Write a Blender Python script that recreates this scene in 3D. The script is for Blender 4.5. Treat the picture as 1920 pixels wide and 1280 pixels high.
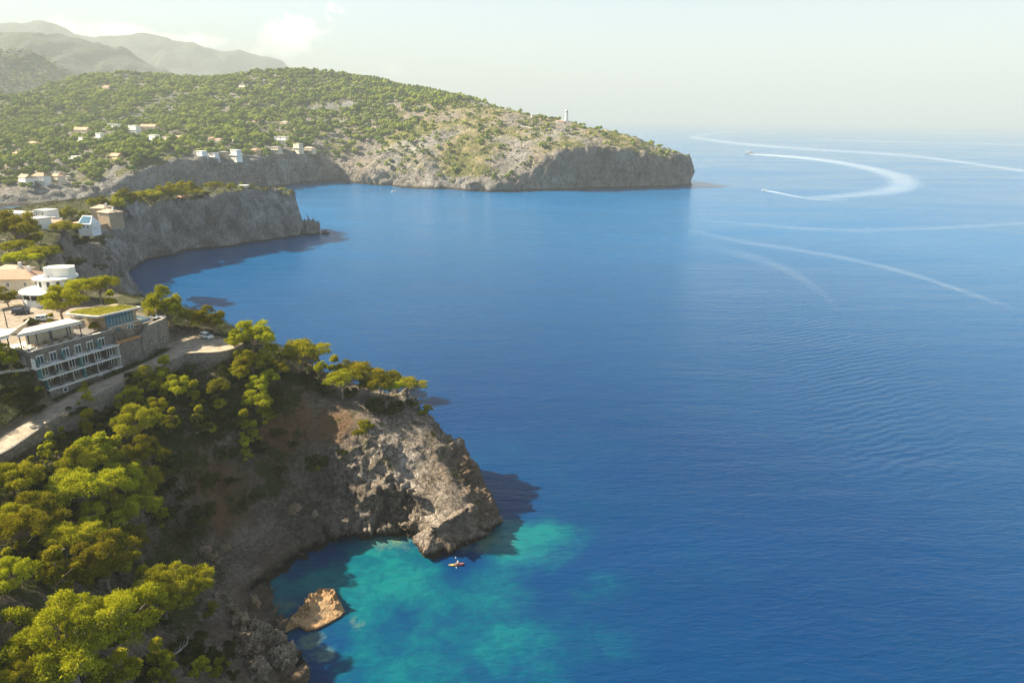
import bpy, math, random
import numpy as np
from math import radians, sin, cos, tan, pi, hypot, atan2, sqrt, exp
from mathutils import Vector, Matrix, Euler
random.seed(7)
for o in list(bpy.data.objects): bpy.data.objects.remove(o)
scn = bpy.context.scene
C = scn.collection
R_ = random.Random(11)

# ------------------------------------------------------------------ camera
F_PX, PITCH, ROLL, CAMH = 1287.0, radians(18.05), radians(0.55), 100.0
cam_d = bpy.data.cameras.new('camera'); cam = bpy.data.objects.new('camera', cam_d); C.objects.link(cam)
cam_d.sensor_width = 36; cam_d.lens = 36 * F_PX / 1920; cam_d.clip_end = 200000; cam_d.clip_start = 1
cam.matrix_world = (Matrix.Translation((0, 0, CAMH)) @ Matrix.Rotation(radians(90) - PITCH, 4, 'X') @ Matrix.Rotation(ROLL, 4, 'Z'))
scn.camera = cam

# ------------------------------------------------------------------ light
SUN_T, SUN_E = radians(16), radians(35)          # from the left, a little ahead of the camera
sdir = Vector((-cos(SUN_T) * cos(SUN_E), sin(SUN_T) * cos(SUN_E), sin(SUN_E)))
sl = bpy.data.lights.new('sun', 'SUN'); sl.energy = 5.0; sl.angle = radians(0.5); sl.color = (1.0, 0.89, 0.70)
sun = bpy.data.objects.new('sun', sl); C.objects.link(sun); sun.location = (-300, 0, 400)
sun.rotation_euler = (-sdir).to_track_quat('-Z', 'Y').to_euler()
scn.view_settings.view_transform = 'Standard'; scn.view_settings.look = 'None'
scn.view_settings.exposure = 2.15; scn.view_settings.gamma = 1.0
scn.cycles.max_bounces = 5; scn.cycles.diffuse_bounces = 2; scn.cycles.glossy_bounces = 2
scn.cycles.transmission_bounces = 2; scn.cycles.volume_bounces = 1; scn.cycles.transparent_max_bounces = 6
scn.cycles.sample_clamp_indirect = 4

# ------------------------------------------------------------------ node helper
class NT:
    def __init__(s, tree): s.t = tree
    def n(s, typ, ins=None, **kw):
        nd = s.t.nodes.new(typ)
        for k, v in kw.items(): setattr(nd, k, v)
        for k, v in (ins or {}).items():
            sk = nd.inputs[k]
            if isinstance(v, bpy.types.NodeSocket): s.t.links.new(v, sk)
            else: sk.default_value = v
        return nd
    def m(s, op, a, b=0.0, c=None):
        ins = {0: a, 1: b}
        if c is not None: ins[2] = c
        return s.n('ShaderNodeMath', ins, operation=op).outputs[0]
    def ramp(s, fac, stops, interp='LINEAR'):
        nd = s.n('ShaderNodeValToRGB', {0: fac}); cr = nd.color_ramp; cr.interpolation = interp
        while len(cr.elements) < len(stops): cr.elements.new(0.5)
        for e, (p, c) in zip(cr.elements, stops):
            e.position = p; e.color = (*c, 1) if len(c) == 3 else c
        return nd.outputs[0]
    def mix(s, f, a, b, bt='MIX'):
        nd = s.n('ShaderNodeMix', data_type='RGBA', blend_type=bt)
        for sk, v in ((nd.inputs[0], f), (nd.inputs[6], a), (nd.inputs[7], b)):
            if isinstance(v, bpy.types.NodeSocket): s.t.links.new(v, sk)
            else: sk.default_value = v if not isinstance(v, tuple) or len(v) == 4 else (*v, 1)
        return nd.outputs[2]
    def noise(s, vec, scale, detail=4, rough=0.55, dist=0.0):
        return s.n('ShaderNodeTexNoise', {'Vector': vec, 'Scale': scale, 'Detail': detail, 'Roughness': rough, 'Distortion': dist}).outputs[0]
    def mr(s, v, a, b, c=0.0, d=1.0):
        return s.n('ShaderNodeMapRange', {0: v, 1: a, 2: b, 3: c, 4: d}).outputs[0]
    def attr(s, name): return s.n('ShaderNodeAttribute', attribute_name=name).outputs['Fac']

# ------------------------------------------------------------------ sky
w = bpy.data.worlds.new('World'); scn.world = w; w.use_nodes = True
w.node_tree.nodes.clear(); N = NT(w.node_tree)
sky = N.n('ShaderNodeTexSky', sky_type='NISHITA', sun_disc=False, sun_elevation=SUN_E, sun_rotation=radians(-74),
          altitude=50, air_density=1.0, dust_density=0.6, ozone_density=1.2)
tc = N.n('ShaderNodeTexCoord').outputs['Generated']
sx = N.n('ShaderNodeSeparateXYZ', {0: tc})
az = N.m('ARCTAN2', sx.outputs[0], sx.outputs[1]); el = N.m('ARCSINE', sx.outputs[2])
def pix_dir(px, py):
    x = (px - 960) / F_PX; y = (640 - py) / F_PX; c, s = cos(ROLL), sin(ROLL)
    x, y = x * c - y * s, x * s + y * c
    return Vector((x, cos(PITCH) + y * sin(PITCH), -sin(PITCH) + y * cos(PITCH)))
tot = None
cn = N.noise(tc, 14.0, 8, 0.62, 0.3)
cn2 = N.noise(tc, 45.0, 6, 0.6)
cn = N.m('ADD', N.m('MULTIPLY', cn, 0.8), N.m('MULTIPLY', cn2, 0.2))
for px, py, rx, ry, st in [(535, 70, 62, 40, 1.25), (495, 95, 60, 22, 0.8), (700, 150, 130, 34, 0.62), (215, 62, 75, 16, 1.0), (330, 74, 80, 11, 0.9), (590, 110, 70, 40, 0.55), (100, 45, 150, 25, 0.3)]:
    d = pix_dir(px, py).normalized(); a0 = atan2(d.x, d.y); e0 = math.asin(d.z)
    u = N.m('DIVIDE', N.m('SUBTRACT', az, a0), rx / F_PX); v = N.m('DIVIDE', N.m('SUBTRACT', el, e0), ry / F_PX)
    r2 = N.m('ADD', N.m('MULTIPLY', u, u), N.m('MULTIPLY', v, v))
    g = N.m('MULTIPLY', N.m('POWER', 2.718, N.m('MULTIPLY', r2, -0.8)), st)
    tot = g if tot is None else N.m('MAXIMUM', tot, g)
cm = N.mr(N.m('ADD', N.m('MULTIPLY', N.m('SUBTRACT', cn, 0.5), 3.2), tot), 0.5, 1.05)
cm = N.m('MULTIPLY', cm, 0.85)
skyc = N.mix(cm, sky.outputs[0], (18.0, 17.4, 14.4, 1))
bg = N.n('ShaderNodeBackground', {0: skyc, 1: 0.05})
N.t.links.new(bg.outputs[0], N.n('ShaderNodeOutputWorld').inputs[0])

# ------------------------------------------------------------------ numeric noise
def _h(ix, iy, iz, seed):
    h = (ix.astype(np.int64) * 374761393 + iy.astype(np.int64) * 668265263 + iz.astype(np.int64) * 2147483647 + seed * 974634777) & 0xffffffff
    h = ((h ^ (h >> 13)) * 1274126177) & 0xffffffff
    h = ((h ^ (h >> 16)) * 2246822519) & 0xffffffff
    return ((h ^ (h >> 15)) & 0xffffff) / float(0xffffff)
def vn(x, y, z, seed=0):
    fx, fy, fz = np.floor(x), np.floor(y), np.floor(z)
    tx, ty, tz = x - fx, y - fy, z - fz
    tx = tx * tx * (3 - 2 * tx); ty = ty * ty * (3 - 2 * ty); tz = tz * tz * (3 - 2 * tz)
    fx, fy, fz = fx.astype(np.int64), fy.astype(np.int64), fz.astype(np.int64)
    r = 0
    for dx in (0, 1):
        for dy in (0, 1):
            for dz in (0, 1):
                r = r + _h(fx + dx, fy + dy, fz + dz, seed) * (tx if dx else 1 - tx) * (ty if dy else 1 - ty) * (tz if dz else 1 - tz)
    return r * 2 - 1
def fbm(x, y, z, o=4, seed=0, gain=0.5, ridge=False):
    a, r, s = 1.0, 0, 0
    for i in range(o):
        v = vn(x, y, z, seed + i * 17)
        if ridge: v = 1 - 2 * np.abs(v)
        r = r + a * v; s += a; a *= gain; x, y, z = x * 2.03 + 5.1, y * 2.03 + 1.7, z * 2.03 + 9.2
    return r / s
def worley(x, y, z, seed=0):
    fx, fy, fz = np.floor(x).astype(np.int64), np.floor(y).astype(np.int64), np.floor(z).astype(np.int64)
    f1 = np.full(x.shape, 9.0); f2 = np.full(x.shape, 9.0)
    for dx in (-1, 0, 1):
        for dy in (-1, 0, 1):
            for dz in (-1, 0, 1):
                a, b, c = fx + dx, fy + dy, fz + dz
                d = np.sqrt((a + _h(a, b, c, seed) - x) ** 2 + (b + _h(a, b, c, seed + 1) - y) ** 2 + (c + _h(a, b, c, seed + 2) - z) ** 2)
                f2 = np.minimum(f2, np.maximum(f1, d)); f1 = np.minimum(f1, d)
    return f1, f2
def blocks(x, y, z, seed=0):
    """faceted, offset and tilted cells: broken rock"""
    fx, fy, fz = np.floor(x).astype(np.int64), np.floor(y).astype(np.int64), np.floor(z).astype(np.int64)
    f1 = np.full(x.shape, 9.0); v = np.zeros(x.shape)
    for dx in (-1, 0, 1):
        for dy in (-1, 0, 1):
            for dz in (-1, 0, 1):
                a, b, c = fx + dx, fy + dy, fz + dz
                ex, ey, ez = x - a - _h(a, b, c, seed), y - b - _h(a, b, c, seed + 1), z - c - _h(a, b, c, seed + 2)
                d = np.sqrt(ex * ex + ey * ey + ez * ez); k = d < f1
                w_ = _h(a, b, c, seed + 3) * 2 - 1 + 1.3 * (ex * (_h(a, b, c, seed + 4) - .5) + ey * (_h(a, b, c, seed + 5) - .5) + ez * (_h(a, b, c, seed + 6) - .5)) * 2
                v = np.where(k, w_, v); f1 = np.minimum(f1, d)
    return v
def sstep(v, a, b):
    t = np.clip((v - a) / (b - a), 0, 1); return t * t * (3 - 2 * t)

# ------------------------------------------------------------------ pixel / world helpers
def P(px, py, z=0.0):
    d = pix_dir(px, py); t = (z - CAMH) / d.z; return (d.x * t, d.y * t, z)
def PY(px, py, Y):
    d = pix_dir(px, py); t = Y / d.y; return (d.x * t, Y, CAMH + d.z * t)
class TPS:
    def __init__(s, pts, lam=0.5):
        p = np.array(pts, float); s.c = p[:, :2].mean(0); s.k = 100.0
        s.q = (p[:, :2] - s.c) / s.k; n = len(p)
        K = s.phi(s.q, s.q) + np.eye(n) * lam * 1e-3
        Pm = np.c_[np.ones(n), s.q]; A = np.zeros((n + 3, n + 3)); A[:n, :n] = K; A[:n, n:] = Pm; A[n:, :n] = Pm.T
        s.w = np.linalg.solve(A, np.r_[p[:, 2], 0, 0, 0])
    def phi(s, a, b):
        r2 = ((a[:, None, :] - b[None]) ** 2).sum(-1); return 0.5 * r2 * np.log(r2 + 1e-12)
    def __call__(s, x, y):
        sh = x.shape; q = (np.c_[x.ravel(), y.ravel()] - s.c) / s.k; out = np.empty(len(q)); n = len(s.q)
        for i in range(0, len(q), 40000):
            b = q[i:i + 40000]; out[i:i + 40000] = s.phi(b, s.q) @ s.w[:n] + s.w[n] + b @ s.w[n + 1:]
        return out.reshape(sh)
def sdist(x, y, poly):
    """signed distance to a closed polygon, positive inside"""
    P_ = np.array([p[:2] for p in poly], float); best = np.full(x.shape, 1e18); ins = np.zeros(x.shape, bool)
    for (ax, ay), (bx, by) in zip(P_, np.roll(P_, -1, 0)):
        dx, dy = bx - ax, by - ay; t = np.clip(((x - ax) * dx + (y - ay) * dy) / (dx * dx + dy * dy + 1e-12), 0, 1)
        best = np.minimum(best, (x - ax - t * dx) ** 2 + (y - ay - t * dy) ** 2)
        if ay != by: ins ^= ((ay > y) != (by > y)) & (x < (bx - ax) * (y - ay) / (by - ay) + ax)
    return np.sqrt(best) * np.where(ins, 1, -1)
def lined(x, y, line):
    """distance to a 3-D polyline and the z interpolated along it"""
    best = np.full(x.shape, 1e18); zz = np.zeros(x.shape)
    for a, b in zip(line[:-1], line[1:]):
        dx, dy = b[0] - a[0], b[1] - a[1]; t = np.clip(((x - a[0]) * dx + (y - a[1]) * dy) / (dx * dx + dy * dy), 0, 1)
        d = (x - a[0] - t * dx) ** 2 + (y - a[1] - t * dy) ** 2; k = d < best
        best = np.where(k, d, best); zz = np.where(k, a[2] + t * (b[2] - a[2]), zz)
    return np.sqrt(best), zz
def idw(x, y, seeds, p=3.0):
    num = 0; den = 0
    for sx_, sy_, v in seeds:
        w_ = 1.0 / (((x - sx_) ** 2 + (y - sy_) ** 2) ** (p / 2) + 1e-3); num = num + w_ * v; den = den + w_
    return num / den

# ------------------------------------------------------------------ object helpers
def tag(o, label=None, cat=None, group=None, kind=None):
    if label: o['label'] = label
    if cat: o['category'] = cat
    if group: o['group'] = group
    if kind: o['kind'] = kind
    return o
def empty(name, loc, rz=0.0, label=None, cat=None, group=None, sc=1.0):
    o = bpy.data.objects.new(name, None); C.objects.link(o); o.location = loc; o.rotation_euler = (0, 0, rz)
    o.scale = (sc, sc, sc); o.empty_display_size = 0.5
    return tag(o, label, cat, group)
def np_mesh(name, V, Fc, mat, parent=None, attrs=None, smooth=False):
    """V (n,3); Fc (m,k) faces of equal size"""
    V = np.asarray(V, np.float32); Fc = np.asarray(Fc, np.int32); me = bpy.data.meshes.new(name); k = Fc.shape[1]; m = len(Fc)
    me.vertices.add(len(V)); me.vertices.foreach_set('co', V.ravel())
    me.loops.add(m * k); me.loops.foreach_set('vertex_index', Fc.ravel())
    me.polygons.add(m); me.polygons.foreach_set('loop_start', np.arange(0, m * k, k, dtype=np.int32))
    try: me.polygons.foreach_set('loop_total', np.full(m, k, dtype=np.int32))
    except Exception: pass
    if smooth: me.polygons.foreach_set('use_smooth', np.ones(m, bool))
    for an, av in (attrs or {}).items():
        a = me.attributes.new(an, 'FLOAT', 'POINT'); a.data.foreach_set('value', np.asarray(av, np.float32))
    me.update(); me.validate()
    me.materials.append(mat)
    o = bpy.data.objects.new(name, me); C.objects.link(o)
    if parent: o.parent = parent
    return o
class MB:
    def __init__(s): s.v = []; s.f = []
    def add(s, vs, fs):
        b = len(s.v); s.v += [tuple(p) for p in vs]; s.f += [tuple(b + i for i in q) for q in fs]; return s
    def box(s, x0, x1, y0, y1, z0, z1):
        return s.add([(x0, y0, z0), (x1, y0, z0), (x1, y1, z0), (x0, y1, z0), (x0, y0, z1), (x1, y0, z1), (x1, y1, z1), (x0, y1, z1)],
                     [(3, 2, 1, 0), (4, 5, 6, 7), (0, 1, 5, 4), (1, 2, 6, 5), (2, 3, 7, 6), (3, 0, 4, 7)])
    def prism(s, poly, z0, z1):
        """poly counter-clockwise; z0/z1 numbers or per-vertex lists"""
        n = len(poly); z0 = z0 if isinstance(z0, (list, tuple)) else [z0] * n; z1 = z1 if isinstance(z1, (list, tuple)) else [z1] * n
        vs = [(p[0], p[1], z0[i]) for i, p in enumerate(poly)] + [(p[0], p[1], z1[i]) for i, p in enumerate(poly)]
        return s.add(vs, [tuple(range(n - 1, -1, -1)), tuple(range(n, 2 * n))] + [(i, (i + 1) % n, n + (i + 1) % n, n + i) for i in range(n)])
    def tube(s, pts, rs, n=6):
        rings = []; prev = None
        for i, p in enumerate(pts):
            p = Vector(p); a = Vector(pts[max(i - 1, 0)]); b = Vector(pts[min(i + 1, len(pts) - 1)]); t = (b - a).normalized()
            up = Vector((0, 0, 1)) if abs(t.z) < 0.9 else Vector((1, 0, 0))
            x = t.cross(up).normalized(); y = x.cross(t).normalized(); r = rs[i] if isinstance(rs, (list, tuple)) else rs
            rings.append([p + x * (r * cos(2 * pi * k / n)) + y * (r * sin(2 * pi * k / n)) for k in range(n)])
        vs = [q for r in rings for q in r]; m = len(pts)
        fs = [(i * n + k, i * n + (k + 1) % n, (i + 1) * n + (k + 1) % n, (i + 1) * n + k) for i in range(m - 1) for k in range(n)]
        fs += [tuple(range(n - 1, -1, -1)), tuple((m - 1) * n + k for k in range(n))]
        return s.add(vs, fs)
    def cyl(s, x, y, z0, z1, r, r1=None, n=16): return s.tube([(x, y, z0), (x, y, z1)], [r, r if r1 is None else r1], n)
    def gable(s, x0, x1, y0, y1, z, h, ov=0.4, hip=0.0):
        """roof with ridge along x, thickness kept"""
        x0 -= ov; x1 += ov; y0 -= ov; y1 += ov; ym = (y0 + y1) / 2; hp = hip * (y1 - y0) / 2
        vs = [(x0, y0, z), (x1, y0, z), (x1, y1, z), (x0, y1, z), (x0, y0, z + .18), (x1, y0, z + .18), (x1, y1, z + .18), (x0, y1, z + .18),
              (x0 + hp, ym, z + h), (x1 - hp, ym, z + h)]
        return s.add(vs, [(3, 2, 1, 0), (0, 1, 5, 4), (1, 2, 6, 5), (2, 3, 7, 6), (3, 0, 4, 7), (4, 5, 9, 8), (6, 7, 8, 9), (5, 6, 9), (7, 4, 8)])
    def build(s, name, mat, parent=None, smooth=False):
        me = bpy.data.meshes.new(name); me.from_pydata(s.v, [], s.f); me.materials.append(mat)
        if smooth: me.polygons.foreach_set('use_smooth', [True] * len(me.polygons))
        o = bpy.data.objects.new(name, me); C.objects.link(o)
        if parent: o.parent = parent
        return o

# ------------------------------------------------------------------ materials
MATS = {}
def mat_new(name):
    m = bpy.data.materials.new(name); m.use_nodes = True; m.node_tree.nodes.clear(); return m, NT(m.node_tree)
def out(N, sh): N.t.links.new(sh, N.n('ShaderNodeOutputMaterial').inputs[0])
def simple(name, col, var=0.15, scale=1.5, rough=0.8, bump=0.0, bscale=6.0, metal=0.0, spec=0.4):
    if name in MATS: return MATS[name]
    m, N = mat_new(name); pos = N.n('ShaderNodeTexCoord').outputs['Object']
    n1 = N.noise(pos, scale, 5); n2 = N.noise(pos, scale * 9, 3)
    f = N.m('ADD', N.m('MULTIPLY', n1, 0.7), N.m('MULTIPLY', n2, 0.3))
    c0 = tuple(max(0, c * (1 - var * 1.4)) for c in col); c1 = tuple(min(1, c * (1 + var)) for c in col)
    col_ = N.ramp(f, [(0.3, c0), (0.7, c1)])
    ins = {'Base Color': col_, 'Roughness': rough, 'Metallic': metal, 'Specular IOR Level': spec}
    if bump: ins['Normal'] = N.n('ShaderNodeBump', {'Height': N.noise(pos, bscale, 4), 'Strength': bump, 'Distance': 0.1}).outputs[0]
    out(N, N.n('ShaderNodeBsdfPrincipled', ins).outputs[0]); MATS[name] = m; return m
def stone_wall(name, c0, c1, scale=2.2):
    m, N = mat_new(name); pos = N.n('ShaderNodeTexCoord').outputs['Object']
    v = N.n('ShaderNodeTexVoronoi', {'Vector': pos, 'Scale': scale}, feature='F1'); e = N.n('ShaderNodeTexVoronoi', {'Vector': pos, 'Scale': scale}, feature='DISTANCE_TO_EDGE')
    c = N.mix(N.n('ShaderNodeSeparateColor', {0: v.outputs['Color']}).outputs[0], c0, c1)
    c = N.mix(N.mr(e.outputs[0], 0.0, 0.06), tuple(x * 0.55 for x in c0), c)
    c = N.mix(N.m('MULTIPLY', N.noise(pos, 0.4, 4), 0.6), c, tuple(x * 0.6 for x in c0))
    b = N.n('ShaderNodeBump', {'Height': N.m('MINIMUM', e.outputs[0], 0.12), 'Strength': 0.8, 'Distance': 0.3})
    out(N, N.n('ShaderNodeBsdfPrincipled', {'Base Color': c, 'Roughness': 0.9, 'Normal': b.outputs[0], 'Specular IOR Level': 0.2}).outputs[0]); MATS[name] = m; return m
def tiles(name, col):
    m, N = mat_new(name); pos = N.n('ShaderNodeTexCoord').outputs['Object']
    wv = N.n('ShaderNodeTexWave', {'Vector': pos, 'Scale': 1.6, 'Distortion': 0.6, 'Detail': 1.0}, bands_direction='X')
    c = N.mix(N.noise(pos, 1.2, 5, 0.7), tuple(x * 0.6 for x in col), tuple(min(1, x * 1.35) for x in col))
    c = N.mix(N.m('MULTIPLY', wv.outputs['Fac'], 0.35), c, tuple(x * 0.5 for x in col))
    b = N.n('ShaderNodeBump', {'Height': wv.outputs['Fac'], 'Strength': 0.6, 'Distance': 0.1})
    out(N, N.n('ShaderNodeBsdfPrincipled', {'Base Color': c, 'Roughness': 0.85, 'Normal': b.outputs[0]}).outputs[0]); MATS[name] = m; return m
def glassm(name, col, rough=0.12):
    m, N = mat_new(name)
    out(N, N.n('ShaderNodeBsdfPrincipled', {'Base Color': (*col, 1), 'Roughness': rough, 'Specular IOR Level': 0.8}).outputs[0]); MATS[name] = m; return m
WHITE = simple('white_plaster', (0.78, 0.76, 0.70), 0.06, 0.8, 0.85, 0.15)
CREAM = simple('cream_plaster', (0.66, 0.58, 0.44), 0.1, 0.8, 0.85, 0.15)
TAN = simple('tan_plaster', (0.52, 0.37, 0.24), 0.12, 0.8, 0.85, 0.2)
YELLOW = simple('yellow_plaster', (0.62, 0.50, 0.26), 0.1, 0.8, 0.85)
SANDST = stone_wall('sand_stone', (0.40, 0.30, 0.19), (0.58, 0.46, 0.32), 1.6)
STONE = stone_wall('grey_stone', (0.17, 0.15, 0.13), (0.33, 0.30, 0.26), 2.4)
DRYST = stone_wall('dry_stone', (0.20, 0.18, 0.15), (0.36, 0.32, 0.27), 1.5)
TERRA = tiles('terracotta_tiles', (0.52, 0.30, 0.18))
TERRA2 = tiles('old_tiles', (0.50, 0.38, 0.26))
CONC = simple('pale_concrete', (0.55, 0.51, 0.44), 0.12, 0.6, 0.9, 0.2)
SLAB = simple('white_slab', (0.70, 0.68, 0.63), 0.08, 0.8, 0.8)
FRAME = simple('white_frame', (0.8, 0.79, 0.75), 0.04, 2, 0.6)
DFRAME = simple('dark_frame', (0.03, 0.045, 0.06), 0.1, 2, 0.5)
DARKIN = simple('dark_interior', (0.045, 0.04, 0.035), 0.3, 0.5, 0.9)
GLASS = glassm('window_glass', (0.03, 0.045, 0.055))
BGLASS = glassm('blue_glass', (0.09, 0.20, 0.28), 0.08)
TEAL = glassm('teal_screen', (0.12, 0.30, 0.30), 0.2)
WOOD = simple('wood', (0.30, 0.19, 0.11), 0.2, 3, 0.8)
CANVAS = simple('canvas', (0.50, 0.45, 0.36), 0.08, 1, 0.9)
REDM = simple('red_paint', (0.55, 0.12, 0.06), 0.05, 2, 0.5)
DARK = simple('dark_plastic', (0.03, 0.03, 0.03), 0.1, 2, 0.6)
TYRE = simple('tyre_rubber', (0.02, 0.02, 0.02), 0.1, 2, 0.9)
CARW = simple('white_car_paint', (0.75, 0.74, 0.72), 0.02, 1, 0.25)
CARD = simple('dark_car_paint', (0.05, 0.055, 0.07), 0.02, 1, 0.25)
METAL = simple('metal', (0.5, 0.5, 0.5), 0.05, 2, 0.35, metal=0.9)
SKIN = simple('skin', (0.55, 0.33, 0.22), 0.05, 2, 0.6)

def leafm(name, cA, cB, cC, trans=0.2):
    m, N = mat_new(name); pos = N.n('ShaderNodeTexCoord').outputs['Object']; wp = N.n('ShaderNodeNewGeometry').outputs['Position']
    rnd = N.n('ShaderNodeObjectInfo').outputs['Random']
    f = N.m('ADD', N.m('MULTIPLY', N.noise(wp, 0.45, 3), 0.5), N.m('MULTIPLY', N.attr('tint'), 0.55))
    c = N.ramp(f, [(0.25, cA), (0.5, cB), (0.78, cC)])
    hs = N.n('ShaderNodeHueSaturation', {'Hue': N.mr(rnd, 0, 1, 0.495, 0.525), 'Value': N.mr(rnd, 0, 1, 0.72, 1.2), 'Color': c})
    d = N.n('ShaderNodeBsdfDiffuse', {0: hs.outputs[0], 1: 0.5}); t = N.n('ShaderNodeBsdfTranslucent', {0: hs.outputs[0]})
    out(N, N.n('ShaderNodeMixShader', {0: trans, 1: d.outputs[0], 2: t.outputs[0]}).outputs[0]); MATS[name] = m; return m
PINE = leafm('pine_needles', (0.11, 0.11, 0.008), (0.31, 0.28, 0.012), (0.56, 0.47, 0.03))
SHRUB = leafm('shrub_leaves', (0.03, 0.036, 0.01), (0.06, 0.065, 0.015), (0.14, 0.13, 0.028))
FARP = leafm('far_pine', (0.09, 0.12, 0.022), (0.20, 0.225, 0.032), (0.36, 0.34, 0.055), 0.2)
BARK = simple('bark', (0.24, 0.19, 0.15), 0.3, 2.5, 0.95, 0.5)

def terrain_mat(name, rock, soil=(0.20, 0.115, 0.06), veg=(0.06, 0.065, 0.018), sc=1.0, wet=1.3, bump=1.0):
    m, N = mat_new(name); pos = N.n('ShaderNodeNewGeometry').outputs['Position']
    sp = N.n('ShaderNodeSeparateXYZ', {0: pos})
    n1 = N.noise(pos, 0.09 / sc, 8, 0.65, 0.4); n2 = N.noise(pos, 0.9 / sc, 6, 0.7); n3 = N.noise(pos, 0.03 / sc, 4)
    rg = N.n('ShaderNodeTexNoise', {'Vector': pos, 'Scale': 0.28 / sc, 'Detail': 9.0, 'Roughness': 0.7, 'Distortion': 0.15}).outputs[0]
    rg = N.m('ABSOLUTE', N.m('SUBTRACT', rg, 0.5))
    f = N.m('ADD', N.m('MULTIPLY', n1, 0.5), N.m('MULTIPLY', n2, 0.5))
    c = N.ramp(f, [(0.36, rock[0]), (0.49, rock[1]), (0.63, rock[2])])
    crack = N.mr(rg, 0.0, 0.03, 0.4, 0.0)
    c = N.mix(crack, c, tuple(x * 0.5 for x in rock[0]))
    dv = N.n('ShaderNodeVectorMath', {0: N.n('ShaderNodeTexNoise', {'Vector': pos, 'Scale': 0.5 / sc, 'Detail': 4.0}).outputs['Color'], 'Scale': 3.2 * sc}, operation='SCALE').outputs[0]
    pv = N.n('ShaderNodeVectorMath', {0: pos, 1: dv}, operation='ADD').outputs[0]
    e1 = N.n('ShaderNodeTexVoronoi', {'Vector': pv, 'Scale': 0.34 / sc}, feature='DISTANCE_TO_EDGE').outputs[0]; e2 = N.n('ShaderNodeTexVoronoi', {'Vector': pv, 'Scale': 0.95 / sc}, feature='DISTANCE_TO_EDGE').outputs[0]
    brk = N.mr(N.noise(pos, 0.35 / sc, 5, 0.7), 0.4, 0.6)
    ck = N.m('MAXIMUM', N.m('MULTIPLY', N.mr(e1, 0.0, 0.09, 0.85, 0.0), brk), N.m('MULTIPLY', N.mr(e2, 0.0, 0.08, 0.6, 0.0), N.m('SUBTRACT', 1.05, brk)))
    c = N.mix(ck, c, tuple(x * 0.35 for x in rock[0]))
    c = N.mix(N.mr(N.m('ADD', n3, N.m('MULTIPLY', n2, 0.4)), 0.62, 0.9), c, (rock[1][0] * 1.05, rock[1][1] * 0.88, rock[1][2] * 0.72))
    if sc == 1.0: c = N.mix(N.mr(sp.outputs[1], 300.0, 400.0, 0.0, 0.75), c, N.ramp(f, [(.37, (0.05, 0.052, 0.06)), (.5, (.24, .24, .24)), (.62, (0.56, 0.55, 0.53))]))
    if sc == 1.0: c = N.mix(N.m('MULTIPLY', N.mr(sp.outputs[0], -34.0, -46.0, 0.0, 0.5), N.mr(sp.outputs[1], 300.0, 220.0)), c, N.ramp(f, [(.36, (0.035, 0.028, 0.02)), (.5, (.11, .088, .066)), (.66, (.27, .23, .19))]))  # earthy brown, darkened to paint the cove wall's shade into the rock colour
    so = N.mr(N.m('ADD', N.attr('soil'), N.m('MULTIPLY', N.m('SUBTRACT', n2, 0.5), 0.9)), 0.35, 0.65)
    sc_ = N.mix(n2, tuple(x * 0.6 for x in soil), tuple(x * 1.4 for x in soil)); c = N.mix(so, c, sc_)
    ve = N.mr(N.m('ADD', N.attr('veg'), N.m('MULTIPLY', N.m('SUBTRACT', N.noise(pos, 0.25 / sc, 7, 0.7), 0.5), 1.6)), 0.42, 0.6)
    vc = N.mix(N.noise(pos, 1.3 / sc, 5, 0.8), tuple(x * 0.45 for x in veg), tuple(x * 1.7 for x in veg)); c = N.mix(ve, c, vc)
    c = N.mix(N.m('MULTIPLY', N.attr('dust'), 0.9), c, N.ramp(N.m('ADD', N.m('MULTIPLY', N.noise(pos, 0.5, 6, 0.7), .6), N.m('MULTIPLY', N.noise(pos, 3.0, 4, 0.7), .4)), [(.36, (0.17, 0.14, 0.09)), (.5, (0.36, 0.29, 0.21)), (.64, (0.50, 0.42, 0.31))]))
    wz = N.m('ADD', sp.outputs[2], N.m('MULTIPLY', n2, -wet)); wm = N.mr(wz, wet * 0.2, wet * 1.1)
    c = N.mix(wm, (0.045, 0.032, 0.02), c)
    hb = N.m('ADD', N.m('MULTIPLY', n2, 0.9), N.m('ADD', N.m('MULTIPLY', n1, 1.4), N.m('MULTIPLY', N.m('MINIMUM', rg, 0.12), 1.6)))
    hb = N.m('ADD', hb, N.m('MULTIPLY', N.noise(pos, 4.0 / sc, 5, 0.7), 0.25))
    hb = N.m('MULTIPLY', hb, N.m('SUBTRACT', 1.0, N.m('MULTIPLY', N.attr('dust'), 0.9)))
    hb = N.m('ADD', hb, N.m('MULTIPLY', N.m('MULTIPLY', ck, N.m('SUBTRACT', 1.0, N.attr('dust'))), -0.6))
    b = N.n('ShaderNodeBump', {'Height': hb, 'Strength': 0.9 * bump, 'Distance': 1.3 * sc})
    out(N, N.n('ShaderNodeBsdfPrincipled', {'Base Color': c, 'Roughness': 0.92, 'Specular IOR Level': 0.15, 'Normal': b.outputs[0]}).outputs[0]); MATS[name] = m; return m
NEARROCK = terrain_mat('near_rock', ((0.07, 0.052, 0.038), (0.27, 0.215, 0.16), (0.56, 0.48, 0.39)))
FARROCK = terrain_mat('far_rock', ((0.08, 0.08, 0.08), (0.27, 0.26, 0.24), (0.56, 0.54, 0.49)), soil=(0.36, 0.29, 0.13), veg=(0.13, 0.13, 0.035), sc=6.0, wet=2.5)
MOUNT = terrain_mat('mountain', ((0.05, 0.075, 0.05), (0.09, 0.115, 0.08), (0.18, 0.2, 0.17)), veg=(0.05, 0.06, 0.02), sc=30.0, wet=2.0)

SHORE = terrain_mat('shore_rock', ((.13, .095, .065), (.42, .33, .23), (.64, .55, .43)), wet=.5, sc=.6)
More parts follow.
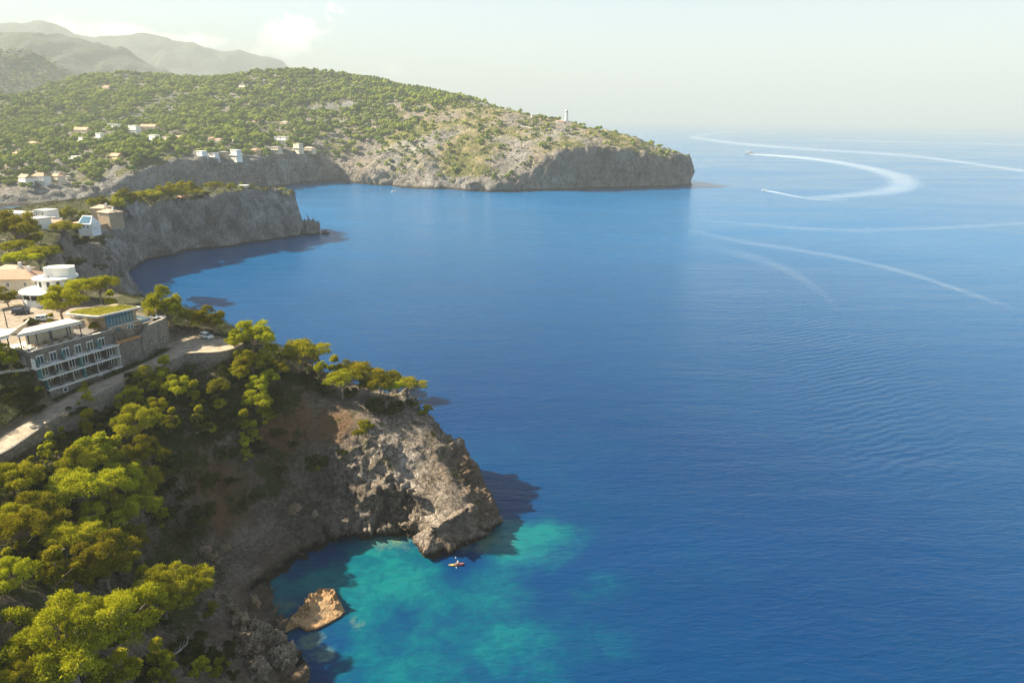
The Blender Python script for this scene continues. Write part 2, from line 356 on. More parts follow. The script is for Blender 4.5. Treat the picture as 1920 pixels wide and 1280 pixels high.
# ------------------------------------------------------------------ near land (headland, road, town, second headland)
NEAR_COAST = [(-15, -60), (-22, 20), (-30, 60), (-36, 85)] + [P(*p)[:2] for p in [(560, 1275), (556, 1240), (547, 1195), (520, 1170), (497, 1140), (492, 1115), (520, 1080), (560, 1050), (620, 1020), (690, 1005), (740, 1000), (778, 1008), (792, 1035), (815, 1042), (860, 1030), (905, 1000), (935, 978)]] + \
    [(-5, 160), (-10, 171), (-18, 182), (-29, 191), (-45, 203), (-65, 213), (-90, 224), (-118, 233), (-145, 243), (-167, 264), (-188, 300), (-206, 335), (-217, 362)] + \
    [P(*p)[:2] for p in [(258, 556), (228, 540), (225, 520), (258, 492), (350, 470), (450, 460), (540, 445), (555, 443)]] + \
    [(-192, 618), (-203, 645), (-230, 660), (-260, 655), (-330, 640), (-400, 640), (-440, 630), (-520, 610), (-700, 600), (-900, 500), (-900, -60)]
road = [P(-60, 868, 30.0), P(0, 835, 31.3), P(60, 795, 33.0), P(130, 755, 34.6), P(200, 720, 35.9), P(270, 690, 37.0), P(330, 662, 38.0), P(375, 640, 38.4)]
plat = [P(352, 640, 38.4), P(405, 648, 38.4)]
HX = Vector((-102.3, 168.9, 0)); HU = Vector((0.44, 0.898, 0)).normalized(); HV = Vector((-HU.y, HU.x, 0))
def HL(x, y): p = HX + HU * x + HV * y; return (p.x, p.y)
town_poly = [HL(-19.5, 13), HL(-19.5, 3.2), HL(-0.4, 3.0), HL(0.6, 1.6), HL(5.8, 0.7), HL(8.8, 1.6), HL(13.0, 2.2), HL(16.2, 4.2), HL(16.2, 9), (-108, 200), (-125, 212), (-150, 224), (-185, 240), (-240, 245), (-240, 185), HL(-24, 40)]
near_pts = [P(*p) for p in [
    (430, 650, 37.5), (340, 700, 34), (250, 745, 31.5), (130, 800, 29.5), (40, 870, 28), (0, 900, 28),
    (530, 770, 25), (530, 850, 15.5), (530, 920, 9.5), (400, 800, 25.5), (450, 870, 17), (450, 930, 10), (400, 950, 12), (420, 1010, 5.5), (350, 1030, 10), (300, 1080, 10), (300, 900, 22), (300, 980, 13),
    (200, 900, 27), (200, 1000, 21), (100, 950, 29), (0, 950, 33), (0, 1050, 37), (0, 1130, 40), (0, 1280, 46), (100, 1100, 33), (200, 1130, 26), (200, 1280, 35), (300, 1280, 25), (300, 1180, 15),
    (400, 1200, 9), (400, 1120, 7.5), (400, 1280, 12), (450, 1180, 4.5), (450, 1280, 7.5), (510, 1220, 4.2), (500, 1280, 5), (620, 850, 16.5), (620, 920, 9), (560, 990, 4.5), (650, 960, 5), (700, 850, 16), (700, 780, 22), (700, 930, 8.5),
    (740, 960, 6), (750, 900, 11), (800, 850, 15), (800, 920, 9.5), (800, 980, 6), (850, 900, 11), (860, 970, 6.5), (840, 830, 16),
    (0, 700, 42), (60, 700, 41.5), (0, 760, 36.5), (50, 790, 33.4), (0, 600, 46), (60, 560, 46), (0, 500, 46), (130, 600, 45.5), (0, 430, 44), (60, 440, 43), (110, 440, 42), (150, 430, 41), (190, 432, 40.5), (150, 480, 30), (110, 480, 38), (190, 480, 22), (140, 520, 36), (190, 560, 38)]]
near_pts += [(-66, 182, 31.5), (-51, 180.5, 25.5), (-33, 181, 22), (-26, 180, 20.5), (-18.5, 176, 15.5), (-14, 170, 11), (-10, 163, 4.5), (-58, 195, 26), (-80, 205, 34), (-100, 212, 40), (-140, 230, 41), (-195, 300, 38), (-217, 340, 36), (-230, 372, 38)]
near_pts += [PY(*p) for p in [(233, 399, 450), (293, 385, 508), (360, 373, 540), (400, 359, 558), (467, 353, 575), (517, 361, 590), (537, 369, 600), (300, 372, 560), (400, 350, 600), (470, 350, 610)]]
near_pts += [(-300, 300, 46), (-400, 300, 46), (-600, 300, 60), (-300, 100, 62), (-600, 100, 80), (-250, 20, 65), (-100, 30, 58), (-60, 20, 55), (-450, 600, 12), (-360, 600, 24), (-290, 600, 38), (-320, 450, 40), (-450, 450, 30), (-700, 560, 12), (-280, 540, 42)]
tps_near = TPS(near_pts, 1.0)
steep_near = [(-41, 105, 1.3), (-45, 117, 1.4), (-53, 128, 1.0), (-48, 140, 1.2), (-33, 149, 1.5), (-20, 143, 2.2), (-7, 150, 2.4), (-2, 160, 3.0), (-10, 182, 4.0), (-30, 196, 3.0), (-60, 210, 2.5), (-130, 238, 3.0), (-200, 325, 2.5),
              (-225, 395, 1.4), (-252, 432, 2.4), (-267, 483, 4.5), (-235, 535, 4.5), (-200, 585, 4.5), (-178, 615, 2.6), (-260, 655, 2.5), (-440, 630, 0.4), (-38, 85, 1.0)]
def h_near(x, y):
    S = tps_near(x, y) + 0.9 * fbm(x / 14, y / 14, x * 0, 4, 3)
    d = sdist(x, y, NEAR_COAST)
    nz = 2.0 * fbm(x / 9, y / 9, x * 0, 4, 21) + 1.0
    far = sstep(y, 300, 420); nz = nz * (1 - far) + far * (5.5 * fbm(x / 24, y / 24, x * 0, 5, 31, 0.55) + 2.0)
    a = idw(x, y, steep_near)
    dd = d + nz * sstep(d, 0.0, 6.0)
    cl = a * np.maximum(dd, 0)
    k = 3.0; hh = np.clip(0.5 + 0.5 * (cl - S) / k, 0, 1); h = cl * (1 - hh) + S * hh - k * hh * (1 - hh)
    # town level and road
    ts = sdist(x, y, town_poly) + 0.25 * fbm(x / 3, y / 3, x * 0, 3, 5); m = sstep(ts, -0.6, 0.6); h = h * (1 - m) + np.minimum(45.8, h + 30) * m
    dr, zr = lined(x, y, road); lx = (x - HX.x) * HU.x + (y - HX.y) * HU.y; ly = (x - HX.x) * HV.x + (y - HX.y) * HV.y
    m = sstep(lx, -20.5, -18.5) * (1 - sstep(ly, 1.0, 2.2)) * (1 - sstep(lx, 16, 19)) * (dr < 14); h = h * (1 - m) + np.minimum(h, zr + .1) * m
    m = 1 - sstep(dr, 3.0, 4.0); h = h * (1 - m) + zr * m
    dp, zp = lined(x, y, plat); m = 1 - sstep(dp, 6.3, 7.8); h = h * (1 - m) + zp * m
    return np.where(d < 0, np.maximum(d * 0.9, -7.0), np.maximum(h, 0.0))

# ------------------------------------------------------------------ far land
FAR_COAST = [(-1400, 640), (-900, 690), (-700, 735)] + [P(*p)[:2] for p in [(0, 390), (60, 386), (150, 380), (230, 376), (320, 370), (430, 360), (535, 349), (600, 342), (640, 339), (660, 343), (720, 348), (780, 354), (850, 355), (890, 359), (930, 360), (1000, 358), (1100, 355), (1200, 352), (1270, 350), (1297, 347)]] + \
    [(284, 1160), (268, 1200), (225, 1270), (160, 1400), (90, 1600), (30, 1900), (0, 2400), (0, 3000), (-1400, 3000)]
far_pts = [PY(*p) for p in [
    (60, 190, 2150), (150, 150, 1950), (220, 142, 1950), (300, 150, 1950), (350, 157, 1900), (420, 150, 1850), (520, 139, 1850), (640, 153, 1750), (760, 173, 1620), (850, 188, 1480), (950, 209, 1330), (1000, 221, 1270), (1060, 231, 1220), (1140, 247, 1180), (1200, 262, 1155), (1260, 283, 1130),
    (1290, 293, 1130), (1240, 296, 1090), (1180, 278, 1085), (1110, 272, 1060), (1050, 282, 1042), (1010, 305, 1026), (985, 328, 1008), (930, 335, 1000), (860, 332, 1035), (780, 335, 1045), (720, 325, 1075), (670, 320, 1100), (630, 318, 1130),
    (400, 297, 960), (330, 297, 925), (250, 303, 905), (480, 296, 1020), (540, 291, 1075), (590, 291, 1110), (250, 248, 1180), (100, 250, 1250), (60, 338, 850), (110, 335, 870), (20, 370, 800), (0, 340, 850), (150, 345, 870), (190, 325, 890), (0, 300, 980), (0, 230, 1400), (0, 195, 1750), (250, 190, 1560), (400, 190, 1560), (600, 190, 1560),
    (600, 240, 1320), (400, 240, 1240), (640, 290, 1180), (700, 300, 1120), (700, 250, 1270), (700, 205, 1450), (800, 300, 1075), (800, 240, 1215), (900, 320, 1025), (900, 270, 1095), (900, 232, 1200), (1000, 250, 1140), (1000, 285, 1050), (560, 270, 1160), (330, 260, 1110), (1100, 250, 1130), (1180, 265, 1110)]]
far_pts += [PY(px, py + 22, 2350) for px, py in ((0, 200), (100, 180), (200, 165), (300, 165), (400, 160), (520, 150))]
far_pts += [(-1300, 2500, 150), (-1300, 1500, 180), (-1300, 1000, 80), (-1300, 750, 20), (-600, 2700, 60), (0, 2100, 60), (150, 1500, 40), (250, 1190, 38), (215, 1260, 45), (-300, 2700, 40)]
tps_far = TPS(far_pts, 1.0)
steep_far = [(-900, 690, 0.5), (-566, 764, 0.5), (-511, 819, 0.6), (-434, 883, 2.0), (-339, 1042, 2.4), (-281, 1149, 1.5), (-197, 1065, 1.3), (-87, 1018, 1.2), (-24, 986, 2.2), (110, 1035, 3.2), (193, 1070, 3.4), (285, 1123, 4.5), (300, 1180, 4.0), (220, 1400, 2.0)]
def h_far(x, y):
    S = tps_far(x, y) + 5.0 * fbm(x / 70, y / 70, x * 0, 5, 8)
    d = sdist(x, y, FAR_COAST); a = idw(x, y, steep_far)
    nz = 8.0 * fbm(x / 38, y / 38, x * 0, 5, 41, 0.55) + 3
    cl = a * np.maximum(d + nz * sstep(d, 0, 14), 0)
    k = 7.0; hh = np.clip(0.5 + 0.5 * (cl - S) / k, 0, 1); h = cl * (1 - hh) + S * hh - k * hh * (1 - hh)
    return np.where(d < 0, np.maximum(d * 0.7, -12.0), np.maximum(h, 0.0))

def hit(px, py, off=0.0, fn=h_near, t0=50, t1=800, n=1500):
    d = pix_dir(px, py); Y = np.geomspace(t0, t1, n); t = Y / d.y
    x, y, z = d.x * t, Y, CAMH + d.z * t; g = fn(x, y); k = np.nonzero(z - off < np.maximum(g, 0))[0]
    if len(k) == 0: return None
    i = k[0]; return (float(x[i]), float(y[i]), float(max(g[i], 0)))
def ground(x, y, fn=h_near): return float(fn(np.array([x], float), np.array([y], float))[0])

def axis(segs):
    a = [segs[0][0]]
    for s0, s1, st in segs: a += list(np.linspace(s0, s1, max(1, round((s1 - s0) / st)) + 1)[1:])
    return np.array(a)
def grid_land(name, xs, ys, fn, mat, rockf, attrf, zmin):
    X, Y = np.meshgrid(xs, ys); Z = fn(X, Y)
    gy, gx = np.gradient(Z); gx = gx / np.gradient(xs)[None, :]; gy = gy / np.gradient(ys)[:, None]
    nl = np.sqrt(gx ** 2 + gy ** 2 + 1); nx, ny, nz = -gx / nl, -gy / nl, 1 / nl; slope = np.hypot(gx, gy)
    A = attrf(X, Y, Z, slope); D = rockf(X, Y, Z, slope)
    V = np.c_[(X + nx * D).ravel(), (Y + ny * D).ravel(), (Z + nz * D).ravel()]
    ny_, nx_ = X.shape; idx = np.arange(ny_ * nx_).reshape(ny_, nx_)
    q = np.stack([idx[:-1, :-1], idx[:-1, 1:], idx[1:, 1:], idx[1:, :-1]], -1).reshape(-1, 4)
    q = q[(Z.ravel()[q].max(1) > zmin)]
    used = np.unique(q); rm = np.zeros(len(V), np.int64); rm[used] = np.arange(len(used))
    o = np_mesh(name, V[used], rm[q], mat, attrs={k: np.clip(v, 0, 1).ravel()[used] for k, v in A.items()}, smooth=False)
    return tag(o, kind='structure')
def near_attr(X, Y, Z, sl):
    dr, _ = lined(X, Y, road); dp, _ = lined(X, Y, plat); ts = sdist(X, Y, town_poly)
    dust = np.maximum(1 - sstep(dr, 2.2, 4.0), 1 - sstep(dp, 5.6, 7.4)); dust = np.maximum(dust, 0.8 * sstep(ts, 0.0, 1.5) * (1 - sstep(Y + .5 * X, 128, 140)))
    n = fbm(X / 7, Y / 7, Z / 7, 4, 77)
    g = lambda cx, cy, r: np.exp(-((X - cx) ** 2 + (Y - cy) ** 2) / (r * r))
    a, b = P(530, 820, 18)[:2], P(500, 760, 26)[:2]; e = P(400, 900, 17)[:2]; f = P(640, 790, 22)[:2]
    soil = 0.95 * g(*a, 7) + 0.8 * g(*b, 6) + 0.55 * g(*e, 9) + 0.45 * g(*f, 8) + (0.12 * sstep(-34 - X, 0, 14) + 0.35 * n) * (Z > 3)
    veg = 0.62 - 0.35 * sstep(sl, 0.9, 1.8) + 0.15 * n
    veg = veg * np.clip(sstep(-62 - X, -12, 10) + 0.5, 0, 1) * sstep(Z, 4, 10)
    far = sstep(Y, 300, 400); veg = np.where(sl > 1.4, veg * (1 - 0.8 * far), veg + 0.2 * far * (Z > 20))
    return {'soil': soil * (1 - far), 'veg': veg * (1 - dust), 'dust': dust}
def near_rock(X, Y, Z, sl):
    dr, _ = lined(X, Y, road); dp, _ = lined(X, Y, plat); ts = sdist(X, Y, town_poly)
    flat = np.maximum(1 - sstep(dr, 3.2, 5.5), 1 - sstep(dp, 7.0, 9.5)); flat = np.maximum(flat, sstep(ts, -1.0, 0.5))
    far = sstep(Y, 300, 420)
    rk = sstep(sl, 0.5, 1.2) * (0.35 + 0.65 * np.clip(sstep(X, -60, -35) + sstep(6 - Z, 0, 5) + far, 0, 1))
    wx = X + 1.2 * vn(X / 3, Y / 3, Z / 3, 9)
    crag = np.clip(sstep(X, -46, -28) + sstep(7 - Z, 0, 4), 0.42, 1)
    dn = crag * (1.6 * blocks(wx / 6.5, Y / 6.5, Z / 5.0, 4) + (1.3 - .6 * sstep(sl, 1.8, 3.5)) * blocks(wx / 3.1, Y / 3.1, Z / 2.3, 14) + (.8 - .55 * sstep(sl, 1.5, 3.0)) * blocks(X / 1.7, Y / 1.7, Z / 1.3, 24)) + 1.1 * fbm(X / 9, Y / 9, Z / 6, 5, 50, 0.55, True) + 0.45 * fbm(X / 2.6, Y / 2.6, Z / 2.2, 4, 62, .6, True) + 0.35 * fbm(X / 1.4, Y / 1.4, Z / 1.4, 3, 61)
    df = 5.0 * fbm((X + 0.8 * Z) / 34, (Y + .5 * Z) / 34, Z / 40, 4, 59, 0.5, True) + 3.6 * blocks((X + 0.5 * Z) / 15, Y / 15, Z / 19, 24) + 2.0 * blocks(X / 6, Y / 6, (Z + 0.4 * X) / 5, 25) + 4.0 * fbm(X / 18, Y / 18, Z / 20, 5, 55, 0.55, True) + 1.0 * fbm(X / 4, Y / 4, Z / 4, 3, 71)
    D = rk * (dn * (1 - far) + df * far) + 0.25 * fbm(X / 2.5, Y / 2.5, Z / 2.5, 3, 91)
    B = np.pad(D, 1, 'edge'); B = (B[:-2, 1:-1] + B[2:, 1:-1] + B[1:-1, :-2] + B[1:-1, 2:] + 2 * B[1:-1, 1:-1]) / 6; st = sstep(sl, 1.6, 3.0); D = D * (1 - st) + B * st
    return D * (1 - flat) * sstep(Z, -2, 0.6)
xs = axis([(-900, -640, 40), (-640, -300, 5), (-300, -136, 1.5), (-136, 4, 0.43)]); ys = axis([(-60, 30, 8), (30, 84, 1.2), (84, 216, 0.43), (216, 300, 1.2), (300, 360, 1.6), (360, 690, 1.6)])
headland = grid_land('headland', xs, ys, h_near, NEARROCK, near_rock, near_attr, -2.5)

def far_attr(X, Y, Z, sl):
    n = fbm(X / 60, Y / 60, Z * 0, 5, 12); cap = sstep(X, -330, -180)
    veg = 0.52 + 0.5 * n - 0.6 * sstep(sl, 0.9, 1.6) - 0.05 * cap
    soil = 0.25 + 0.5 * cap * (0.5 + n) - sstep(sl, 0.8, 1.4)
    z0 = np.zeros_like(Z)
    return {'soil': soil * sstep(Z, 8, 25), 'veg': veg * sstep(Z, 6, 22), 'dust': z0}
def far_rock(X, Y, Z, sl):
    rk = 0.22 + 0.78 * sstep(sl, 0.55, 1.3)
    D = 6.5 * blocks((X + 0.6 * Z) / 34, Y / 34, Z / 44, 34) + 3.6 * blocks(X / 13, Y / 13, Z / 11, 35) + 8.0 * fbm(X / 45, Y / 45, Z / 50, 5, 58, 0.55, True) + 3.0 * fbm(X / 11, Y / 11, Z / 11, 3, 72)
    return D * rk * sstep(Z, -4, 2)
xs = axis([(-1400, -760, 20), (-760, 320, 3.2)]); ys = axis([(640, 740, 8), (740, 1300, 3.0), (1300, 2100, 8), (2100, 2360, 20)])
hills = grid_land('hills', xs, ys, h_far, FARROCK, far_rock, far_attr, -4)

# mountains: ridges far behind
def ridge(name, sil, Y, depth, seed, amp, zb=-20):
    pts = [PY(px, py, Y) for px, py in sil]; px_ = np.array([p[0] for p in pts]); pz_ = np.array([p[2] for p in pts])
    s = np.linspace(px_[0], px_[-1], 260); t = np.linspace(-1, 1, 90); Sx, T = np.meshgrid(s, t)
    base = np.interp(Sx, px_, pz_); prof = (1 - np.abs(T)) ** 0.9
    Yw = Y + T * depth + 0.0 * Sx
    k = amp * 1.7
    sp = fbm(Sx / (depth * .35), Yw / (depth * .6), Sx * 0, 6, seed, 0.5, True); fine = fbm(Sx / (depth * .06), Yw / (depth * .06), Sx * 0, 4, seed + 5)
    base = base + Y * .0035 * fbm(Sx / (Y * .03), Yw / (Y * .03), Sx * 0, 5, seed + 9, .55, True)
    Z = zb + (base - zb) * prof + k * (sp - 0.3) * np.minimum(1, np.abs(T) * 5.0 + 0.03) * prof + k * 0.10 * fine
    e = np.minimum(sstep(Sx, px_[-1], px_[-1] - (px_[-1] - px_[0]) * 0.04), 1); Z = zb + (Z - zb) * (e * 0.999 + 0.001)
    V = np.c_[Sx.ravel(), Yw.ravel(), Z.ravel()]; idx = np.arange(V.shape[0]).reshape(Sx.shape)
    q = np.stack([idx[:-1, :-1], idx[:-1, 1:], idx[1:, 1:], idx[1:, :-1]], -1).reshape(-1, 4)
    z0 = np.zeros(len(V))
    return tag(np_mesh(name, V, q, MOUNT, attrs={'soil': z0 + 0.1, 'veg': z0 + 0.45, 'dust': z0}, smooth=True), kind='structure')
ridge('hill_ridge', [(-700, 40), (-300, 70), (-100, 95), (0, 99), (30, 97), (62, 101), (100, 126), (150, 148), (250, 165), (330, 200), (450, 260)], 2900, 900, 3, 40)
ridge('mountain_ridge', [(-900, -60), (-400, 20), (-100, 45), (0, 56), (50, 62), (100, 64), (150, 74), (190, 84), (230, 104), (290, 127), (340, 150), (420, 190), (560, 260)], 4600, 1500, 13, 110)
ridge('far_mountain', [(-1000, 0), (-300, 30), (-60, 36), (0, 41), (50, 45), (85, 41), (120, 52), (150, 68), (180, 70), (260, 62), (330, 78), (380, 88), (410, 103), (450, 95), (480, 105), (505, 110), (522, 130), (560, 190), (640, 260)], 8200, 2600, 23, 190)

# ------------------------------------------------------------------ sea
def sea():
    def grow(a, b, step, lim, r=1.12):
        c = list(np.arange(a, b + 0.1, step)); s = step
        while c[-1] < lim: s *= r; c.append(c[-1] + s)
        s = step; lo = [a]
        while lo[-1] > -lim: s *= r; lo.append(lo[-1] - s)
        return np.array(lo[:0:-1] + c)
    xs = grow(-75, 45, 0.8, 60000); ys = grow(70, 190, 0.8, 60000)
    ys = ys[ys > -3000]
    X, Y = np.meshgrid(xs, ys)
    pt = [(720, 1030, .95), (680, 1080, .85), (800, 1120, .95), (900, 1110, .85), (980, 1010, .95), (1040, 1030, .8), (1100, 1080, .25), (960, 1180, .55), (760, 1230, .75), (660, 1260, .7), (600, 1240, .25), (630, 1190, .2), (540, 1105, .75), (600, 1085, .95), (900, 1270, .5),
          (1120, 1250, .28), (1250, 1150, .09), (870, 1180, .55), (1080, 960, .1), (985, 955, .1), (845, 1045, .2), (600, 1050, .2), (700, 1180, .65), (1040, 1120, .4), (1200, 1050, .05), (930, 900, .1), (1000, 850, .15), (1300, 1250, .08), (560, 1065, .25), (800, 1060, .8), (740, 1075, .8), (1000, 1260, .5), (1400, 1000, .0), (1100, 820, .1)]
    pw = [(*P(a, b)[:2], c) for a, b, c in pt] + [(60, 60, 0), (60, 120, 0), (40, 90, .02), (90, 150, 0), (35, 180, 0), (130, 100, 0), (30, 150, .02), (60, 30, 0), (0, 20, .1), (-10, 220, 0), (-20, 60, .3), (60, 200, 0.05), (0, 260, 0.03), (200, 120, 0.0), (-150, 320, .05), (-100, 240, .08)]
    sh = idw(X, Y, pw, 3.5); d = np.hypot(X + 10, Y - 130); sh = sh * (1 - sstep(d, 80, 260))
    d2 = np.hypot(X - P(80, 398)[0], Y - P(80, 398)[1]); sh = np.maximum(sh, 0.42 * (1 - sstep(d2, 120, 320)))
    n = fbm(X / 11, Y / 11, X * 0, 5, 301) * sstep(300 - d, 0, 200)
    sh = np.clip(sh + 0.62 * n * np.clip(sh * 3, 0, 1), 0, 1)
    reef = np.zeros_like(X)
    for px, py, r, v in [(715, 1013, 5, 1), (745, 1015, 5, .9), (870, 1022, 3.5, .9), (905, 1015, 5, 1), (935, 1012, 5, .8), (585, 1200, 3.0, 1), (605, 1228, 3.0, .8), (530, 1140, 4, .8), (505, 1150, 4, .7), (668, 1168, 3, .6), (560, 1235, 3, .5), (965, 985, 4, .3), (790, 1015, 4, .6)]:
        a, b, _ = P(px, py); reef = np.maximum(reef, v * np.exp(-((X - a) ** 2 + (Y - b) ** 2) / (r * r)))
    reef = reef * (0.8 + 0.6 * fbm(X / 2.2, Y / 2.2, X * 0, 4, 311))
    dl, _ = lined(X, Y, [P(1300, 420), P(1440, 500), P(1560, 640), P(1690, 860)]); wd = np.maximum(14, (Y - 60) * .16); swell = np.exp(-(dl / wd) ** 2)
    V = np.c_[X.ravel(), Y.ravel(), np.zeros(X.size)]; idx = np.arange(X.size).reshape(X.shape)
    q = np.stack([idx[:-1, :-1], idx[:-1, 1:], idx[1:, 1:], idx[1:, :-1]], -1).reshape(-1, 4)
    m, N = mat_new('sea_water'); pos = N.n('ShaderNodeNewGeometry').outputs['Position']
    shn = N.attr('shallow'); fine = N.noise(pos, 0.3, 7, 0.72, 0.6)
    big = N.noise(pos, 0.006, 4, 0.6, 1.0)
    f = N.m('ADD', shn, N.m('MULTIPLY', N.m('MULTIPLY', N.m('SUBTRACT', fine, 0.5), 1.3), N.m('MINIMUM', N.m('MULTIPLY', shn, 2.0), 1.0)))
    c = N.ramp(f, [(0.0, (0.0001, 0.027, 0.096)), (0.22, (0.0001, 0.032, 0.094)), (0.5, (0.0002, 0.056, 0.098)), (0.72, (0.0002, 0.082, 0.103)), (1.0, (0.004, 0.132, 0.122))])
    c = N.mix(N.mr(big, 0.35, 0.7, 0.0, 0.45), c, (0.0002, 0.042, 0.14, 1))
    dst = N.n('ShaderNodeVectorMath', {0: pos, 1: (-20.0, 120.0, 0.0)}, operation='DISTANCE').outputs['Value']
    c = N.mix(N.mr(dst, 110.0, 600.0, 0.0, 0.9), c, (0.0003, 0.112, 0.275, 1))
    rf = N.mr(N.m('ADD', N.attr('reef'), N.m('MULTIPLY', N.m('SUBTRACT', N.noise(pos, 0.9, 5, 0.7), 0.5), 0.8)), 0.3, 0.85)
    c = N.mix(N.m('MULTIPLY', rf, 0.8), c, N.mix(N.noise(pos, 2.0, 4), (0.03, 0.08, 0.05, 1), (0.20, 0.28, 0.18, 1)))
    # waves: ripples, wind chop and long swell
    mp = N.n('ShaderNodeMapping', {'Vector': pos, 'Rotation': (0, 0, radians(-28)), 'Scale': (0.55, 1.5, 1)}).outputs[0]
    w1 = N.noise(mp, 0.55, 5, 0.6, 0.4); w2 = N.noise(mp, 0.12, 4, 0.6, 0.6)
    mp2 = N.n('ShaderNodeMapping', {'Vector': pos, 'Rotation': (0, 0, radians(-52)), 'Scale': (0.35, 1.6, 1)}).outputs[0]
    w3 = N.noise(mp2, 0.045, 3, 0.5, 0.3)
    hgt = N.m('ADD', N.m('MULTIPLY', w1, 0.6), N.m('ADD', N.m('MULTIPLY', w2, 0.8), N.m('MULTIPLY', w3, 1.3)))
    wv = N.n('ShaderNodeTexWave', {'Vector': N.n('ShaderNodeMapping', {'Vector': pos, 'Rotation': (0, 0, radians(-24))}).outputs[0], 'Scale': 0.085, 'Distortion': 7.0, 'Detail': 3.0, 'Detail Scale': 0.8}, bands_direction='Y').outputs['Fac']
    hgt = N.m('ADD', hgt, N.m('MULTIPLY', N.m('MULTIPLY', wv, N.attr('swell')), 0.3))
    b = N.n('ShaderNodeBump', {'Height': hgt, 'Strength': 0.6, 'Distance': 1.0})
    rough = N.mr(N.noise(N.n('ShaderNodeMapping', {'Vector': pos, 'Scale': (0.25, 1, 1)}).outputs[0], 0.008, 5, 0.6, 1.5), 0.35, 0.65, 0.08, 0.24)
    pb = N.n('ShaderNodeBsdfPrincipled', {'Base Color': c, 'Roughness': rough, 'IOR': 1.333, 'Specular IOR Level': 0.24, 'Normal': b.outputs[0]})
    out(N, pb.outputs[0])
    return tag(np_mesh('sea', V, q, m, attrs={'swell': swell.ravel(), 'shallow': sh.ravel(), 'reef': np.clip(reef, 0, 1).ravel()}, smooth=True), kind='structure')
sea()
# ------------------------------------------------------------------ haze
def haze():
    m = bpy.data.materials.new('haze_air'); m.use_nodes = True; m.node_tree.nodes.clear(); N = NT(m.node_tree)
    v = N.n('ShaderNodeVolumePrincipled', {'Color': (0.465, 0.50, 0.485, 1), 'Density': HAZE_D, 'Anisotropy': 0.0})
    N.t.links.new(v.outputs[0], N.n('ShaderNodeOutputMaterial').inputs[1])
    b = MB().box(-75000, 75000, -3500, 75000, -15, 1300)
    tag(b.build('haze', m), kind='stuff')
HAZE_D = 1.6e-4
haze()
# ------------------------------------------------------------------ vegetation builders
def tuft_arrays(c, nrm, L, W, rng):
    n = len(c); d = nrm + rng.normal(0, 0.55, (n, 3)); d /= np.linalg.norm(d, axis=1)[:, None] + 1e-9
    s = np.cross(d, rng.normal(0, 1, (n, 3))); s /= np.linalg.norm(s, axis=1)[:, None] + 1e-9
    l = (L * rng.uniform(0.6, 1.35, n))[:, None]; w = (W * rng.uniform(0.6, 1.35, n))[:, None]
    V = np.stack([c - d * l * .5, c + s * w * .5, c + d * l * .5, c - s * w * .5], 1).reshape(-1, 3)
    return V, np.arange(4 * n).reshape(-1, 4)
def clump_points(cc, rr, n, rng, flat=0.62, down=-0.35):
    """points near the skin of flattened clumps; cc (k,3) rr (k,)"""
    k = len(cc); wgt = rr ** 2; idx = rng.choice(k, n, p=wgt / wgt.sum())
    v = rng.normal(0, 1, (n, 3)); v /= np.linalg.norm(v, axis=1)[:, None]; v[:, 2] = np.where(v[:, 2] < down, -v[:, 2], v[:, 2])
    rad = rr[idx] * (1 - 0.4 * rng.random(n) ** 2) * (1 + np.abs(rng.normal(0, .13, n))); lump = 1 + 0.25 * vn(v[:, 0] * 2.3 + idx * 3.1, v[:, 1] * 2.3, v[:, 2] * 2.3, 5)
    p = cc[idx] + v * (rad * lump)[:, None] * np.array([1, 1, flat]); nm = v * np.array([1, 1, 1.3]); nm[:, 2] += 0.35
    return p, nm / np.linalg.norm(nm, axis=1)[:, None], idx
PROTO = {}
